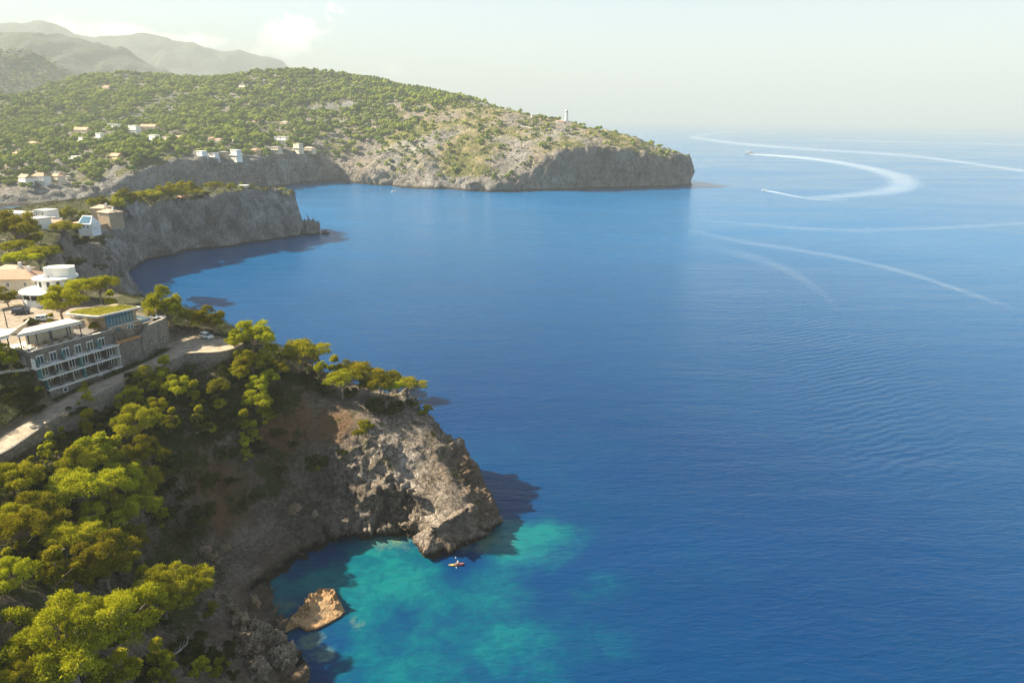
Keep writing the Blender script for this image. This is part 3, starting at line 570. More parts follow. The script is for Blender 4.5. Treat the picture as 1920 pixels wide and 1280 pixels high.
def pine_proto(key, seed, R, hc, Hc, nc, nt, L, W, trunk_r=0.2, shape='dome', lean=0.12, mat=None, flat=0.72, cr=(0.14, 0.27), gaps=0.0):
    rng = np.random.default_rng(seed); rr = rng.uniform(cr[0], cr[1], nc) * R; cc = []
    ph = rng.uniform(0, 6.28, 3)
    while len(cc) < nc:
        a = rng.uniform(0, 2 * pi); r = sqrt(rng.random()) * (1 - cr[0]) ; lob = 1 + 0.22 * sin(2 * a + ph[0]) + 0.18 * sin(3 * a + ph[1]) + 0.14 * sin(5 * a + ph[2])
        if shape == 'dome': z = (1 - r ** 2) * Hc * rng.uniform(-0.25, 1.0) - 0.15 * Hc
        elif shape == 'umbrella': z = (1 - 0.6 * r ** 2) * Hc * rng.uniform(0.35, 1.0) - 0.3 * Hc
        elif shape == 'cone': z = rng.uniform(-1, 1); r = r * (0.95 - 0.42 * (z + 1)) ; z *= Hc
        elif shape == 'layers': z = rng.choice([-0.75, -0.25, 0.25, 0.75]); r = r * (1.0 - 0.35 * abs(z + .25)); z = (z + rng.uniform(-.1, .1)) * Hc
        else: z = (1 - r ** 2) * Hc * rng.uniform(0.0, 0.9) - 0.3 * Hc
        cc.append((R * r * lob * cos(a) + lean * (z + hc), R * r * lob * sin(a), hc + z))
    cc = np.array(cc); p, nm, idx = clump_points(cc, rr, nt, rng, flat)
    # spurs: short shoots that stand proud of the clumps
    V, Fq = tuft_arrays(p, nm, L, W, rng)
    ct = rng.uniform(0, 1, nc); tint = np.repeat(np.clip(ct[idx] * 0.5 + rng.uniform(0, .55, nt), 0, 1), 4)
    me = np_mesh('crown', V, Fq, mat or PINE, attrs={'tint': tint}); cm_ = me.data; bpy.data.objects.remove(me)
    t = MB(); top = cc[cc[:, 2].argsort()[-max(1, nc // 6):]].mean(0)
    path = [Vector((0, 0, -0.6)), Vector((lean * hc * .15 + rng.normal(0, .1), rng.normal(0, .12), hc * .35)), Vector((lean * hc * .6 + rng.normal(0, .15), rng.normal(0, .2), hc * .72)), Vector((top[0] * .7, top[1] * .6, hc + Hc * .35))]
    t.tube(path, [trunk_r * 1.25, trunk_r, trunk_r * .75, trunk_r * .25], 7)
    for i in range(nc):
        if i % 2 and nc > 14: continue
        c = Vector(cc[i]); f = min(0.95, max(0.35, (c.z / (hc + Hc)) * rng.uniform(.65, .85))); k = f * 3; j = min(2, int(k)); s = path[j].lerp(path[j + 1], k - j)
        mid = s.lerp(c, 0.5) + Vector((rng.normal(0, .12), rng.normal(0, .12), -0.06 * (c - s).length)) * 1.0
        t.tube([s, mid, c], [trunk_r * .42, trunk_r * .28, trunk_r * .1], 5)
        for q in range(3 if nt > 9000 else 1):
            e = c + Vector(rng.normal(0, 1, 3)) * rr[i] * .7; t.tube([mid.lerp(c, rng.uniform(.2, .8)), e], [trunk_r * .16, trunk_r * .05], 4)
    to = t.build('trunk', BARK); tm = to.data; bpy.data.objects.remove(to)
    PROTO[key] = (cm_, tm, R, hc)
pine_proto('broad', 1, 4.0, 3.7, 3.1, 46, 11000, .44, .125)
pine_proto('broad2', 2, 4.0, 3.5, 3.3, 44, 11000, .44, .125, lean=-.2)
pine_proto('umbrella', 3, 4.5, 5.2, 2.7, 46, 10000, .44, .125, shape='umbrella')
pine_proto('umbrella2', 4, 4.5, 4.9, 2.6, 44, 10000, .44, .125, shape='umbrella', lean=.2, flat=.6)
pine_proto('layered', 5, 4.0, 6.0, 3.6, 26, 7500, .44, .125, shape='layers', flat=.42, cr=(.2, .32), lean=.12)
pine_proto('bushy', 6, 2.6, 2.5, 2.2, 24, 5000, .34, .15, shape='cone', lean=.08, trunk_r=.13)
pine_proto('bushy2', 7, 2.8, 2.4, 1.9, 22, 5000, .34, .15, shape='dome', lean=.1, trunk_r=.13)
pine_proto('young', 8, 1.8, 2.0, 1.8, 14, 2600, .32, .14, shape='cone', lean=.05, trunk_r=.08)
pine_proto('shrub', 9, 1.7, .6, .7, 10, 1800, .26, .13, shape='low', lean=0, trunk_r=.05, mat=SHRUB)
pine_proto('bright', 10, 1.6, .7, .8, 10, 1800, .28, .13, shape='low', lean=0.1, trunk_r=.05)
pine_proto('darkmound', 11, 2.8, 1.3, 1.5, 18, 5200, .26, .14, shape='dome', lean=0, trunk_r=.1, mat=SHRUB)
pine_proto('great', 12, 5.2, 5.2, 3.1, 84, 46000, .27, .085, trunk_r=.28, lean=-.1, cr=(.09, .19))
pine_proto('great2', 13, 4.2, 5.2, 2.9, 62, 34000, .26, .085, trunk_r=.2, lean=.05, cr=(.10, .2))
pine_proto('great3', 14, 4.2, 4.4, 2.3, 56, 30000, .26, .085, trunk_r=.17, lean=.3, cr=(.10, .2))
NTREE = [0]
def plant(key, loc, sc, rz, label, group, name=None, cat=None, zs=1.0):
    cmesh, tmesh, R, hc = PROTO[key]; bush = key in ('shrub', 'bright', 'darkmound')
    o = empty(name or ('shrub' if bush else 'pine_tree'), loc, rz, label, cat or ('shrub' if bush else 'pine tree'), group)
    o.scale = (sc, sc, sc * zs); NTREE[0] += 1
    for nm, me in (('crown' if not bush else 'foliage', cmesh), ('trunk' if not bush else 'stem', tmesh)):
        c = bpy.data.objects.new(nm, me); C.objects.link(c); c.parent = o
    return o
def plant_px(px, py, wpx, key, label, group, fn=h_near, t0=45, t1=800, zs=1.0, rz=None):
    if label.startswith('tall layered'): zs = 1.35
    R, hc = PROTO[key][2:]; off = 3.0
    for _ in range(3):
        h = hit(px, py, off, fn, t0, t1, 700)
        if h is None: return None
        dep = h[1] * cos(PITCH) + (CAMH - h[2] - off) * sin(PITCH); sc = wpx * dep / F_PX / (2.15 * R); off = hc * sc * zs
    rz = R_.uniform(-.5, .5) if rz is None else rz
    return plant(key, (h[0], h[1], h[2] - 0.15), sc, rz, label, group, zs=zs)
G1, G2, G3, G4, G5, G6 = 'pines and shrubs on the near slope below the camera', 'pines along the crest of the near headland', 'trees on the slope between road and cove', 'pines in the village by the hotel', 'pines on top of the middle headland', 'plants on the scree and cliffs of the cove'
TREES = [
    (125, 1200, 285, 'great', 'largest sunlit pine crown, at the bottom left corner of the view', G1),
    (192, 1045, 150, 'great2', 'tall yellow-green pine with a forked bare trunk above the biggest pine crown', G1),
    (300, 1110, 160, 'great3', 'leaning pine with pale bare limbs on its left, nearest the cove rocks', G1),
    (392, 1143, 40, 'bright', 'small bright yellow bush above the pale cove rocks', G6),
    (20, 1265, 110, 'great3', 'pine crown cut by the bottom left corner of the picture', G1),
    (205, 1262, 110, 'bushy2', 'low pine at the bottom edge, right of the largest crown', G1),
    (285, 1262, 90, 'bright', 'ragged yellow shrub at the bottom edge between pines and rock', G1),
    (345, 1215, 90, 'darkmound', 'dark shrub mass under the leaning pine', G1),
    (405, 1232, 85, 'darkmound', 'dark green mound bush above the bottom cove rocks', G6),
    (425, 1262, 45, 'shrub', 'small dark bush at the bottom edge beside the lit rocks', G6),
    (100, 1065, 95, 'bushy', 'dark slope pine left of the tall forked pine', G1),
    (18, 1075, 90, 'broad', 'dark pine at the left edge with a sunlit rim, above the largest crown', G1),
    (72, 1075, 45, 'young', 'young pine with a lit top between two dark pines', G1),
    (20, 895, 90, 'broad', 'pine at the left edge just below the road, top in sun', G3),
    (75, 960, 120, 'broad2', 'large shaded pine left of the sprawling sunlit pine', G3),
    (30, 990, 110, 'umbrella', 'dark spreading pine at the left edge in the gully', G3),
    (115, 1010, 100, 'umbrella2', 'shaded pine in the gully above the tall forked pine', G3),
    (140, 915, 125, 'umbrella2', 'sprawling sunlit pine below the road bend', G3),
    (225, 895, 90, 'broad', 'sunlit pine in the middle of the slope, right of the sprawling one', G3),
    (195, 935, 85, 'broad2', 'lit pine just under the sprawling pine', G3),
    (165, 842, 85, 'bushy2', 'rounded pine with pale green top near the road wall', G3),
    (215, 850, 70, 'bushy', 'bushy pine right of the rounded pale pine', G3),
    (130, 830, 55, 'darkmound', 'dark bush touching the outer road wall', G3),
    (250, 790, 95, 'broad', 'full sunlit pine in front of the road wall, lower left of the paired crowns', G3),
    (163, 795, 62, 'bushy', 'bushy pine against the road wall opposite the hotel end', G3),
    (163, 752, 46, 'young', 'small bright pine leaning over the road opposite the hotel', G3),
    (283, 715, 75, 'broad2', 'left one of two joined bright crowns in front of the hotel road', G3),
    (328, 722, 65, 'broad', 'right one of two joined bright crowns in front of the hotel road', G3),
    (362, 738, 50, 'bushy', 'grey-green pine between the joined crowns and the scar', G3),
    (404, 728, 55, 'bushy2', 'bright rounded pine below the parking platform wall', G3),
    (300, 800, 80, 'darkmound', 'dark bush behind the full sunlit pine', G3),
    (280, 850, 90, 'broad2', 'shaded pine in the middle of the slope thicket', G3),
    (265, 905, 90, 'broad', 'shaded pine right of the lit mid-slope pine', G3),
    (320, 870, 85, 'darkmound', 'dark thicket at the right edge of the wooded slope', G3),
    (240, 960, 100, 'umbrella', 'pine with lit sprays above the forked trunk pine', G3),
    (300, 965, 75, 'darkmound', 'dark bush where the wooded slope meets the scree', G3),
    (375, 790, 75, 'darkmound', 'grey-leaved bush mass below the grey-green pine', G3),
    (430, 780, 60, 'darkmound', 'dark bush left of the brown earth scar', G3),
    (345, 1000, 45, 'shrub', 'small bush on the scree below the thicket', G6),
    (372, 965, 75, 'darkmound', 'dark mound bush alone on the scree', G6),
    (455, 945, 26, 'shrub', 'small round bush on the scree, left of a pair', G6),
    (482, 935, 28, 'shrub', 'small round bush on the scree, right of a pair', G6),
    (592, 872, 62, 'darkmound', 'dark bush in the middle of the cove cliff', G6),
    (548, 830, 30, 'shrub', 'small bush beside the brown earth scar', G6),
    (478, 755, 62, 'broad', 'pine hanging on the slope directly left of the earth scar', G2),
    (455, 790, 50, 'bushy', 'dark small pine below the pine left of the scar', G2),
    (510, 745, 50, 'darkmound', 'dark bush on top of the earth scar', G2),
    (473, 678, 62, 'broad2', 'low bright pine right of the parking platform', G2),
    (470, 628, 85, 'broad', 'tall crest pine just right of the parked white car', G2),
    (505, 650, 50, 'bushy', 'dark pine filling the gap on the crest behind the tall one', G2),
    (398, 600, 66, 'broad2', 'rounded pine behind the parked white car', G2),
    (316, 574, 74, 'broad2', 'tall layered pine standing against the sea beside the hotel terrace', G2),
    (350, 597, 42, 'umbrella2', 'low pine branch spread right of the tall layered pine', G2),
    (562, 658, 86, 'umbrella2', 'windswept pine with bare lower limbs in the middle of the crest', G2),
    (625, 688, 48, 'bushy', 'dark first pine of the row toward the point', G2),
    (640, 712, 74, 'umbrella', 'pine with pale leaning trunk, front left of the row toward the point', G2),
    (672, 700, 80, 'umbrella2', 'tallest pine in the row toward the point', G2),
    (712, 715, 70, 'umbrella', 'flat-topped pine in the middle of the row toward the point', G2),
    (745, 712, 55, 'broad2', 'second last pine of the row toward the point', G2),
    (766, 728, 55, 'umbrella2', 'outermost pine of the row, leaning over the sea', G2),
    (796, 767, 36, 'bright', 'low bush on top of the bare rock nose', G2),
    (677, 805, 58, 'bright', 'yellow-green bush on the lit rocky face under the pine row', G2),
    (700, 760, 55, 'darkmound', 'dark bush under the flat-topped pine', G2),
    (740, 762, 45, 'darkmound', 'dark bush under the outer pines', G2),
    (600, 720, 50, 'darkmound', 'dark bush below the windswept crest pine', G2),
    (540, 700, 45, 'shrub', 'low bush on the crest below the windswept pine', G2),
    (812, 815, 16, 'shrub', 'tiny bush on the lit rock nose', G2),
    (15, 670, 65, 'broad2', 'pine at the left edge beside the hotel end wall', G4),
    (30, 745, 80, 'darkmound', 'dark bushes on the bank under the hotel end', G4),
    (60, 770, 45, 'darkmound', 'dark bush at the foot of the bank beside the road', G4),
    (30, 702, 22, 'bright', 'small lit bush high on the bank under the hotel end', G4),
    (66, 732, 30, 'bright', 'lit bush on the bank nearest the hotel balconies', G4),
    (184, 535, 72, 'umbrella', 'big dark-stemmed village pine, rightmost above the grass roof', G4),
    (148, 540, 70, 'umbrella2', 'village pine joined to the rightmost one, its left neighbour', G4),
    (111, 563, 86, 'broad', 'round village pine in front of the white curved house', G4),
    (205, 562, 40, 'bushy', 'low pine behind the grass roof on the cliff edge', G4),
    (95, 600, 28, 'bushy', 'small yellow-green tree by the hotel drive', G4),
    (58, 601, 36, 'shrub', 'flowering bush inside the curved courtyard wall', G4),
    (12, 556, 50, 'broad2', 'pine at the left edge beside the white curved house', G4),
    (32, 540, 40, 'darkmound', 'dark bush between the terracotta house and the curved house', G4),
    (70, 484, 75, 'umbrella', 'flat bright pine behind the terracotta roof', G4),
    (28, 487, 60, 'umbrella2', 'flat pine at the left edge behind the terracotta roof', G4),
    (30, 465, 62, 'umbrella', 'second tier pine at the left edge above the flat ones', G4),
    (25, 428, 95, 'broad', 'big pine at the left edge in front of the white block house', G4),
    (62, 445, 50, 'broad2', 'pine directly left of the tall white narrow house', G4),
    (118, 428, 55, 'umbrella2', 'pine with visible grey trunk on the cliff below the village', G4),
    (95, 470, 50, 'darkmound', 'dark bush in the cliff gully below the narrow white house', G4),
    (160, 432, 42, 'bushy2', 'pine on the cliff slope under the glass gabled house', G4),
    (182, 440, 30, 'bushy', 'lower pine on the cliff slope under the glass gabled house', G4),
    (150, 455, 45, 'darkmound', 'dark scrubby bush on the cliff slope', G4),
    (200, 452, 26, 'bright', 'lit bush at the end of the cliff slope', G4),
    (130, 495, 55, 'darkmound', 'dark bush at the foot of the village gully', G4),
    (78, 408, 28, 'umbrella', 'flat pine in front of the harbour water', G4),
    (112, 405, 30, 'broad', 'left of two round pines beside the inlet', G4),
    (134, 398, 32, 'broad2', 'right of two round pines beside the inlet', G4),
    (158, 404, 26, 'bushy2', 'dark pine touching the sand coloured villa', G4),
    (172, 380, 26, 'broad', 'pine behind the villa roof, left of two', G5),
    (195, 377, 26, 'broad2', 'pine behind the villa roof, right of two', G5),
]
for a in TREES: plant_px(*a)
lab5 = 'pine in the dense yellow-green grove on the flat top of the middle headland'
for px, py, wp in [(222, 383, 38), (243, 378, 40), (232, 372, 34), (262, 372, 40), (280, 366, 40), (290, 376, 34), (302, 362, 40), (318, 369, 34), (322, 357, 40), (345, 353, 40), (340, 363, 32), (363, 354, 36), (368, 362, 28), (255, 384, 30), (210, 385, 24)]:
    plant_px(px, py, wp, R_.choice(['broad', 'broad2', 'umbrella2']), lab5, 'grove on the middle headland')
for px, py, wp, k, lb in [(400, 348, 34, 'umbrella', 'tallest rounded pine near the seaward end of the middle headland grove'), (432, 351, 26, 'bushy2', 'low pine right of the tallest one on the middle headland'), (453, 354, 16, 'bushy', 'small pine beside the pale structure on the middle headland'), (474, 352, 11, 'bushy', 'tiny pine between the middle headland structure and its tip'), (528, 357, 18, 'umbrella', 'lone flat bush on the very tip of the middle headland'), (384, 362, 22, 'shrub', 'low bush in front of the tallest pine on the middle headland'), (500, 358, 14, 'bright', 'small bush on the rim before the middle headland tip')]:
    plant_px(px, py, wp, k, lb, G5)

rf_ = random.Random(5)
for _ in range(46):
    px, py = rf_.uniform(0, 320), rf_.uniform(840, 1060)
    if px > 330 - (py - 840) * .2: continue
    plant_px(px, py, rf_.uniform(45, 90), rf_.choice(['broad', 'darkmound', 'bushy', 'bushy2', 'darkmound', 'broad2']), 'plant of the dark thicket that covers the slope between road and cove', 'dark thicket on the near slope')
for _ in range(26):
    px, py = rf_.uniform(0, 420), rf_.uniform(1080, 1290)
    if px > 330 and py < 1200: continue
    plant_px(px, py, rf_.uniform(40, 85), rf_.choice(['darkmound', 'bushy', 'shrub', 'shrub', 'bright']), 'undergrowth bush under the big foreground pines', 'undergrowth of the near slope')
for _ in range(30):
    px, py = rf_.uniform(235, 520), rf_.uniform(690, 860)
    if py < 1010 - px * .9 - 60: continue
    plant_px(px, py, rf_.uniform(28, 60), rf_.choice(['darkmound', 'shrub', 'bushy', 'shrub', 'broad']), 'bush of the dark band below the platform wall', 'dark bushes below the platform')
for i, (px, py, wp, k) in enumerate([(438, 640, 42, 'broad'), (498, 672, 46, 'broad2'), (520, 690, 44, 'broad'), (450, 665, 40, 'bushy2'), (585, 672, 44, 'broad2'), (600, 690, 40, 'bushy2'), (540, 668, 40, 'broad'), (655, 690, 44, 'broad2'), (690, 722, 50, 'broad'), (728, 725, 44, 'umbrella2'), (500, 712, 52, 'bushy2'), (448, 700, 44, 'broad'), (420, 690, 40, 'darkmound'), (655, 735, 40, 'darkmound'), (575, 705, 46, 'darkmound'), (610, 735, 36, 'shrub'), (480, 720, 50, 'broad'), (505, 770, 40, 'bushy'), (722, 770, 36, 'shrub'), (770, 755, 30, 'shrub'), (640, 850, 30, 'shrub'), (520, 880, 34, 'shrub'), (425, 850, 50, 'darkmound'), (430, 900, 40, 'shrub'), (390, 900, 50, 'darkmound'), (345, 930, 50, 'darkmound'), (460, 850, 36, 'bushy')]):
    plant_px(px, py, wp, k, 'plant filling the gaps of the tree band along the near headland crest' if py < 765 else 'scattered bush on the shaded cove wall', 'gap filling plants on the crest' if py < 765 else 'scattered bushes on the cove wall')
def dead_branch(px, py, L, rz, label):
    h = hit(px, py, .4); r = random.Random(px); m = MB(); o = empty('dead_branch', h, rz, label, 'dead branch')
    m.tube([(0, 0, 0), (L * .3, .1, .5), (L * .65, -.1, .7), (L, .2, 1.3)], [.14, .1, .07, .02], 6); m.build('stem', DEADW, o); t = MB()
    for k in range(9): a = r.uniform(.25, .9); x = L * a; q = r.uniform(-1, 1); t.tube([(x, 0, .35 + a * .7), (x + L * .14, q * .6, .9 + a * .6), (x + L * .25, q * 1.2, 1.0 + a + r.uniform(-.3, .5))], [.05, .035, .01], 4)
    t.build('twigs', DEADW, o)
DEADW = simple('dead_wood', (.42, .37, .32), .2, 3)
for i in range(22):
    u = i / 21; px = 40 + 310 * u + rf_.uniform(-8, 8); py = 880 - 190 * u ** .8 + rf_.uniform(-6, 16)
    plant_px(px, py, rf_.uniform(26, 46), rf_.choice(['darkmound', 'shrub', 'bushy', 'darkmound']), 'dark bush in the row growing against the foot of the road wall', 'bushes along the road wall')
dead_branch(365, 812, 4.5, .3, 'pale dead branch in the dark bushes below the hotel road'); dead_branch(15, 968, 5, .1, 'bleached dead branch in the gully at the left edge'); dead_branch(70, 1035, 5, -.1, 'long grey dead branch across the dark gully'); dead_branch(305, 1240, 4, .8, 'dead branch under the leaning pine near the cove rocks')
# low scrub: nobody could count it
def scrub(name, x0, x1, y0, y1, n, size, seed, cond, mat, per=42, L=.26):
    rng = np.random.default_rng(seed); x = rng.uniform(x0, x1, n * 6); y = rng.uniform(y0, y1, n * 6); z = h_near(x, y)
    e = .6; gx = (h_near(x + e, y) - z) / e; gy = (h_near(x, y + e) - z) / e; sl = np.hypot(gx, gy)
    k = cond(x, y, z, sl, rng); x, y, z, sl = x[k][:n], y[k][:n], z[k][:n], sl[k][:n]
    m = len(x); rr = rng.uniform(.5, 1.3, m) ** 1.5 * size; cc = np.c_[x, y, z + rr * .25]
    p, nm, idx = clump_points(cc, rr, m * per, rng, .7); V, Fq = tuft_arrays(p, nm, L, L * .5, rng)
    ct = rng.uniform(0, 1, m); o = np_mesh(name, V, Fq, mat, attrs={'tint': np.repeat(ct[idx], 4)}); return tag(o, kind='stuff')
def veg_ok(x, y, z, sl, rng):
    dr, _ = lined(x, y, road); dp, _ = lined(x, y, plat); ts = sdist(x, y, town_poly); n = fbm(x / 9, y / 9, x * 0, 4, 401)
    dens = np.clip(sstep(-62 - x, -8, 12), 0.0, 1) * 0.8 + 0.24 + 0.5 * n + .5 * (dr < 9)
    return (rng.random(len(x)) < dens) & (z > 5) & (dr > 4.4) & (dp > 8) & (ts < -1) & (sl < 2.0)
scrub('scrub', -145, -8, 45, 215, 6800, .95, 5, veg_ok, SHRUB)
def veg2(x, y, z, sl, rng):
    n = fbm(x / 14, y / 14, x * 0, 4, 402); ts = sdist(x, y, town_poly)
    return (rng.random(len(x)) < 0.5 + n) & (z > 14) & (sl < 1.3) & (ts < -1)
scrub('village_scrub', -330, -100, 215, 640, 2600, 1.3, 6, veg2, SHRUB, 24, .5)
# ------------------------------------------------------------------ far forest
def ico():
    t = (1 + 5 ** .5) / 2; v = np.array([(-1, t, 0), (1, t, 0), (-1, -t, 0), (1, -t, 0), (0, -1, t), (0, 1, t), (0, -1, -t), (0, 1, -t), (t, 0, -1), (t, 0, 1), (-t, 0, -1), (-t, 0, 1)], float); v /= np.linalg.norm(v[0])
    f = np.array([(0, 11, 5), (0, 5, 1), (0, 1, 7), (0, 7, 10), (0, 10, 11), (1, 5, 9), (5, 11, 4), (11, 10, 2), (10, 7, 6), (7, 1, 8), (3, 9, 4), (3, 4, 2), (3, 2, 6), (3, 6, 8), (3, 8, 9), (4, 9, 5), (2, 4, 11), (6, 2, 10), (8, 6, 7), (9, 8, 1)]); return v, f
IV, IF = ico()
def far_proto(seed, nl=7, low=False):
    rng = np.random.default_rng(seed); V = []; Fs = []
    for i in range(nl):
        a = rng.uniform(0, 6.28); r = sqrt(rng.random()) * 2.6; z = (3.4 + (1 - (r / 3) ** 2) * rng.uniform(-.6, 2.2)) if not low else rng.uniform(.4, 1.4); R = rng.uniform(1.1, 1.9)
        M = Euler(rng.uniform(0, 6, 3)).to_matrix(); vv = IV @ np.array(M).T * rng.uniform(.7, 1.25, (12, 1)) * R * np.array([1, 1, .75]) + (r * cos(a), r * sin(a), z)
        Fs.append(IF + 12 * len(V)); V.append(vv)
    V = np.concatenate(V); Fs = np.concatenate(Fs)
    tr = np.array([(.25 * cos(k * 2.1), .25 * sin(k * 2.1), z) for z in (-1.2, 3.5) for k in range(3)]); b = len(V)
    if not low: Fs = np.r_[Fs, [(b, b + 1, b + 4), (b, b + 4, b + 3), (b + 1, b + 2, b + 5), (b + 1, b + 5, b + 4), (b + 2, b, b + 3), (b + 2, b + 3, b + 5)]]; V = np.r_[V, tr]
    return V, Fs
FP = [far_proto(100 + i) for i in range(6)]; FS = [far_proto(200 + i, 4, True) for i in range(4)]
# houses on the far hillside: px, py of the base, width and height in the photograph
FH = [
    (211, 244, 28, 11, 'flat', WHITE, 'long white flat-roofed villa, highest and leftmost of the white ones on the far hillside'), (248, 250, 26, 14, 'flat', WHITE, 'stepped white villa with stacked terraces right of the long flat one'),
    (277, 248, 30, 13, 'hip', CREAM, 'wide villa with pale hipped roof, right end of the upper far row'), (285, 270, 20, 19, 'flat', WHITE, 'tall white apartment block with a glassy front below the hipped villa'),
    (307, 268, 14, 15, 'flat', CREAM, 'narrow tall cream block beside the glassy apartment block'), (332, 264, 17, 9, 'gable', WHITE, 'small white house alone right of the narrow cream block'),
    (152, 256, 28, 15, 'gable', CREAM, 'villa with broad terracotta roofs left in the upper far row'), (152, 269, 18, 11, 'flat', WHITE, 'low white house in shade under the broad terracotta villa'),
    (183, 265, 18, 15, 'flat', WHITE, 'white two-storey house right of the broad terracotta villa'), (124, 262, 17, 7, 'gable', TAN, 'low tan house with orange roof left of the broad terracotta villa'),
    (60, 276, 19, 10, 'gable', CREAM, 'house with orange roof alone in the trees, far left hillside'), (27, 293, 15, 8, 'gable', YELLOW, 'yellow house among trees near the left edge'),
    (214, 304, 22, 15, 'gable', YELLOW, 'yellow villa with orange roof above the far cliff'), (137, 301, 18, 8, 'flat', WHITE, 'low white house in the middle of the left far woods'),
    (43, 347, 27, 18, 'gable', WHITE, 'left white house of the three by the inlet, hipped tile roof'), (73, 345, 26, 19, 'gable', WHITE, 'tall white middle house of the three by the inlet, dark windows'),
    (102, 341, 25, 14, 'gable', CREAM, 'cream right-hand house of the three by the inlet'), (122, 338, 11, 8, 'flat', CREAM, 'small cream annex right of the three inlet houses'),
    (373, 302, 20, 17, 'flat', WHITE, 'leftmost bright white block of the far cliff-top terrace'), (396, 301, 17, 13, 'flat', WHITE, 'second white block of the far cliff-top terrace'),
    (415, 301, 18, 15, 'flat', TAN, 'tan block between white ones on the far cliff-top terrace'), (437, 300, 22, 19, 'flat', WHITE, 'rightmost and tallest white block of the far cliff-top terrace'),
    (395, 264, 10, 7, 'gable', CREAM, 'leftmost small house of the far upper middle cluster'), (408, 268, 11, 8, 'gable', WHITE, 'second small house of the far upper middle cluster'),
    (421, 266, 9, 7, 'gable', CREAM, 'third small house of the far upper middle cluster'), (437, 268, 11, 8, 'flat', WHITE, 'rightmost small house of the far upper middle cluster'),
    (525, 269, 27, 12, 'flat', WHITE, 'wide white villa above the far cliff corner'), (512, 285, 22, 9, 'flat', CREAM, 'low cream house below the wide white villa'),
    (555, 286, 18, 15, 'flat', CREAM, 'cubic cream house at the brow of the far cliff'), (577, 286, 20, 9, 'gable', CREAM, 'last house to the right on the far cliff, orange roof'),
    (474, 287, 16, 8, 'gable', TAN, 'tan house half hidden by trees, right of the cliff-top terrace'), (453, 167, 20, 7, 'flat', CREAM, 'lonely cream house high near the ridge'),
    (198, 168, 22, 6, 'gable', TAN, 'low house with tile roof near the left ridge'), (530, 234, 17, 6, 'gable', CREAM, 'small house in a clearing above the wide white villa'),
    (473, 233, 9, 5, 'gable', TAN, 'tiny orange-roofed house in the woods above the small cluster'), (15, 316, 14, 8, 'gable', CREAM, 'small house near the left edge below the yellow one'),
]
fh = []
for px, py, wp, hp, rf, wm, lb in FH:
    h = hit(px, py, 1.0, h_far, 700, 2300, 900)
    if h: fh.append((h, wp, hp, rf, wm, lb))
def far_house(h, wp, hp, rf, wm, lb, i):
    rg = random.Random(i); dep = h[1] / cos(PITCH) * .97; W = wp * dep / F_PX * 1.12; Ht = min(hp * dep / F_PX, W * .72); D = min(W * .7, 9); az_ = atan2(-h[0], h[1]); rz = az_ * .3 - .65 + rg.uniform(-.2, .2)
    o = empty('far_house', (h[0], h[1], h[2]), rz, lb, 'house', 'houses on the far hillside')
    fl = max(1, round(Ht / 3.3)); wh = Ht if rf == 'flat' else Ht * .78
    b = MB()
    if rf == 'flat' and fl >= 2:
        b.box(-W / 2, W / 2, 0, D, -2.2, wh * .55); b.box(-W / 2 + W * .12 * rg.choice((0, 1)), W / 2 - W * .1, 1.6, D - .02, wh * .55, wh)
    else: b.box(-W / 2, W / 2, 0, D, -2.2, wh)
    b.build('wall', wm, o)
    if rf == 'flat': MB().box(-W / 2 + W * .05, W / 2 - W * .06, 1.2, D + .3, wh, wh + .4).build('roof', WHITE if wm is WHITE else CONC, o)
    else: MB().gable(-W / 2, W / 2, 0, D, wh, Ht * .32, .5, 1.0 if rg.random() < .5 else 0).build('roof', TERRA if wm is not CREAM or rg.random() < .6 else TERRA2, o)
    if W > 9: MB().box(-W / 2 - .3, W / 2 + .3, -1.6, 0, wh * .5, wh * .5 + .25).build('balcony', wm, o)
    nw = max(2, int(W / 3.4)); fhh = wh / fl
    for f in range(fl):
        for k in range(nw):
            x = -W / 2 + (k + .5) * W / nw; yo = 1.6 if (rf == 'flat' and fl >= 2 and f * fhh + fhh * .5 > wh * .55) else 0
            if rg.random() < .25: continue
            if yo and (x - .7 < -W / 2 + W * .12 or x + .7 > W / 2 - W * .12): continue
            MB().box(x - .5, x + rg.uniform(.3, .9), yo - .12, yo - .005, f * fhh + fhh * .22, f * fhh + fhh * .78).build('window', GLASS if rg.random() < .7 else DARKIN, o)
    for s_ in (-1,):
        MB().box(s_ * W / 2 - .12, s_ * W / 2 - .005, D * .4, D * .4 + 1.3, wh * .3, wh * .55).build('window', GLASS, o)
for i, a in enumerate(fh): far_house(*a, i)
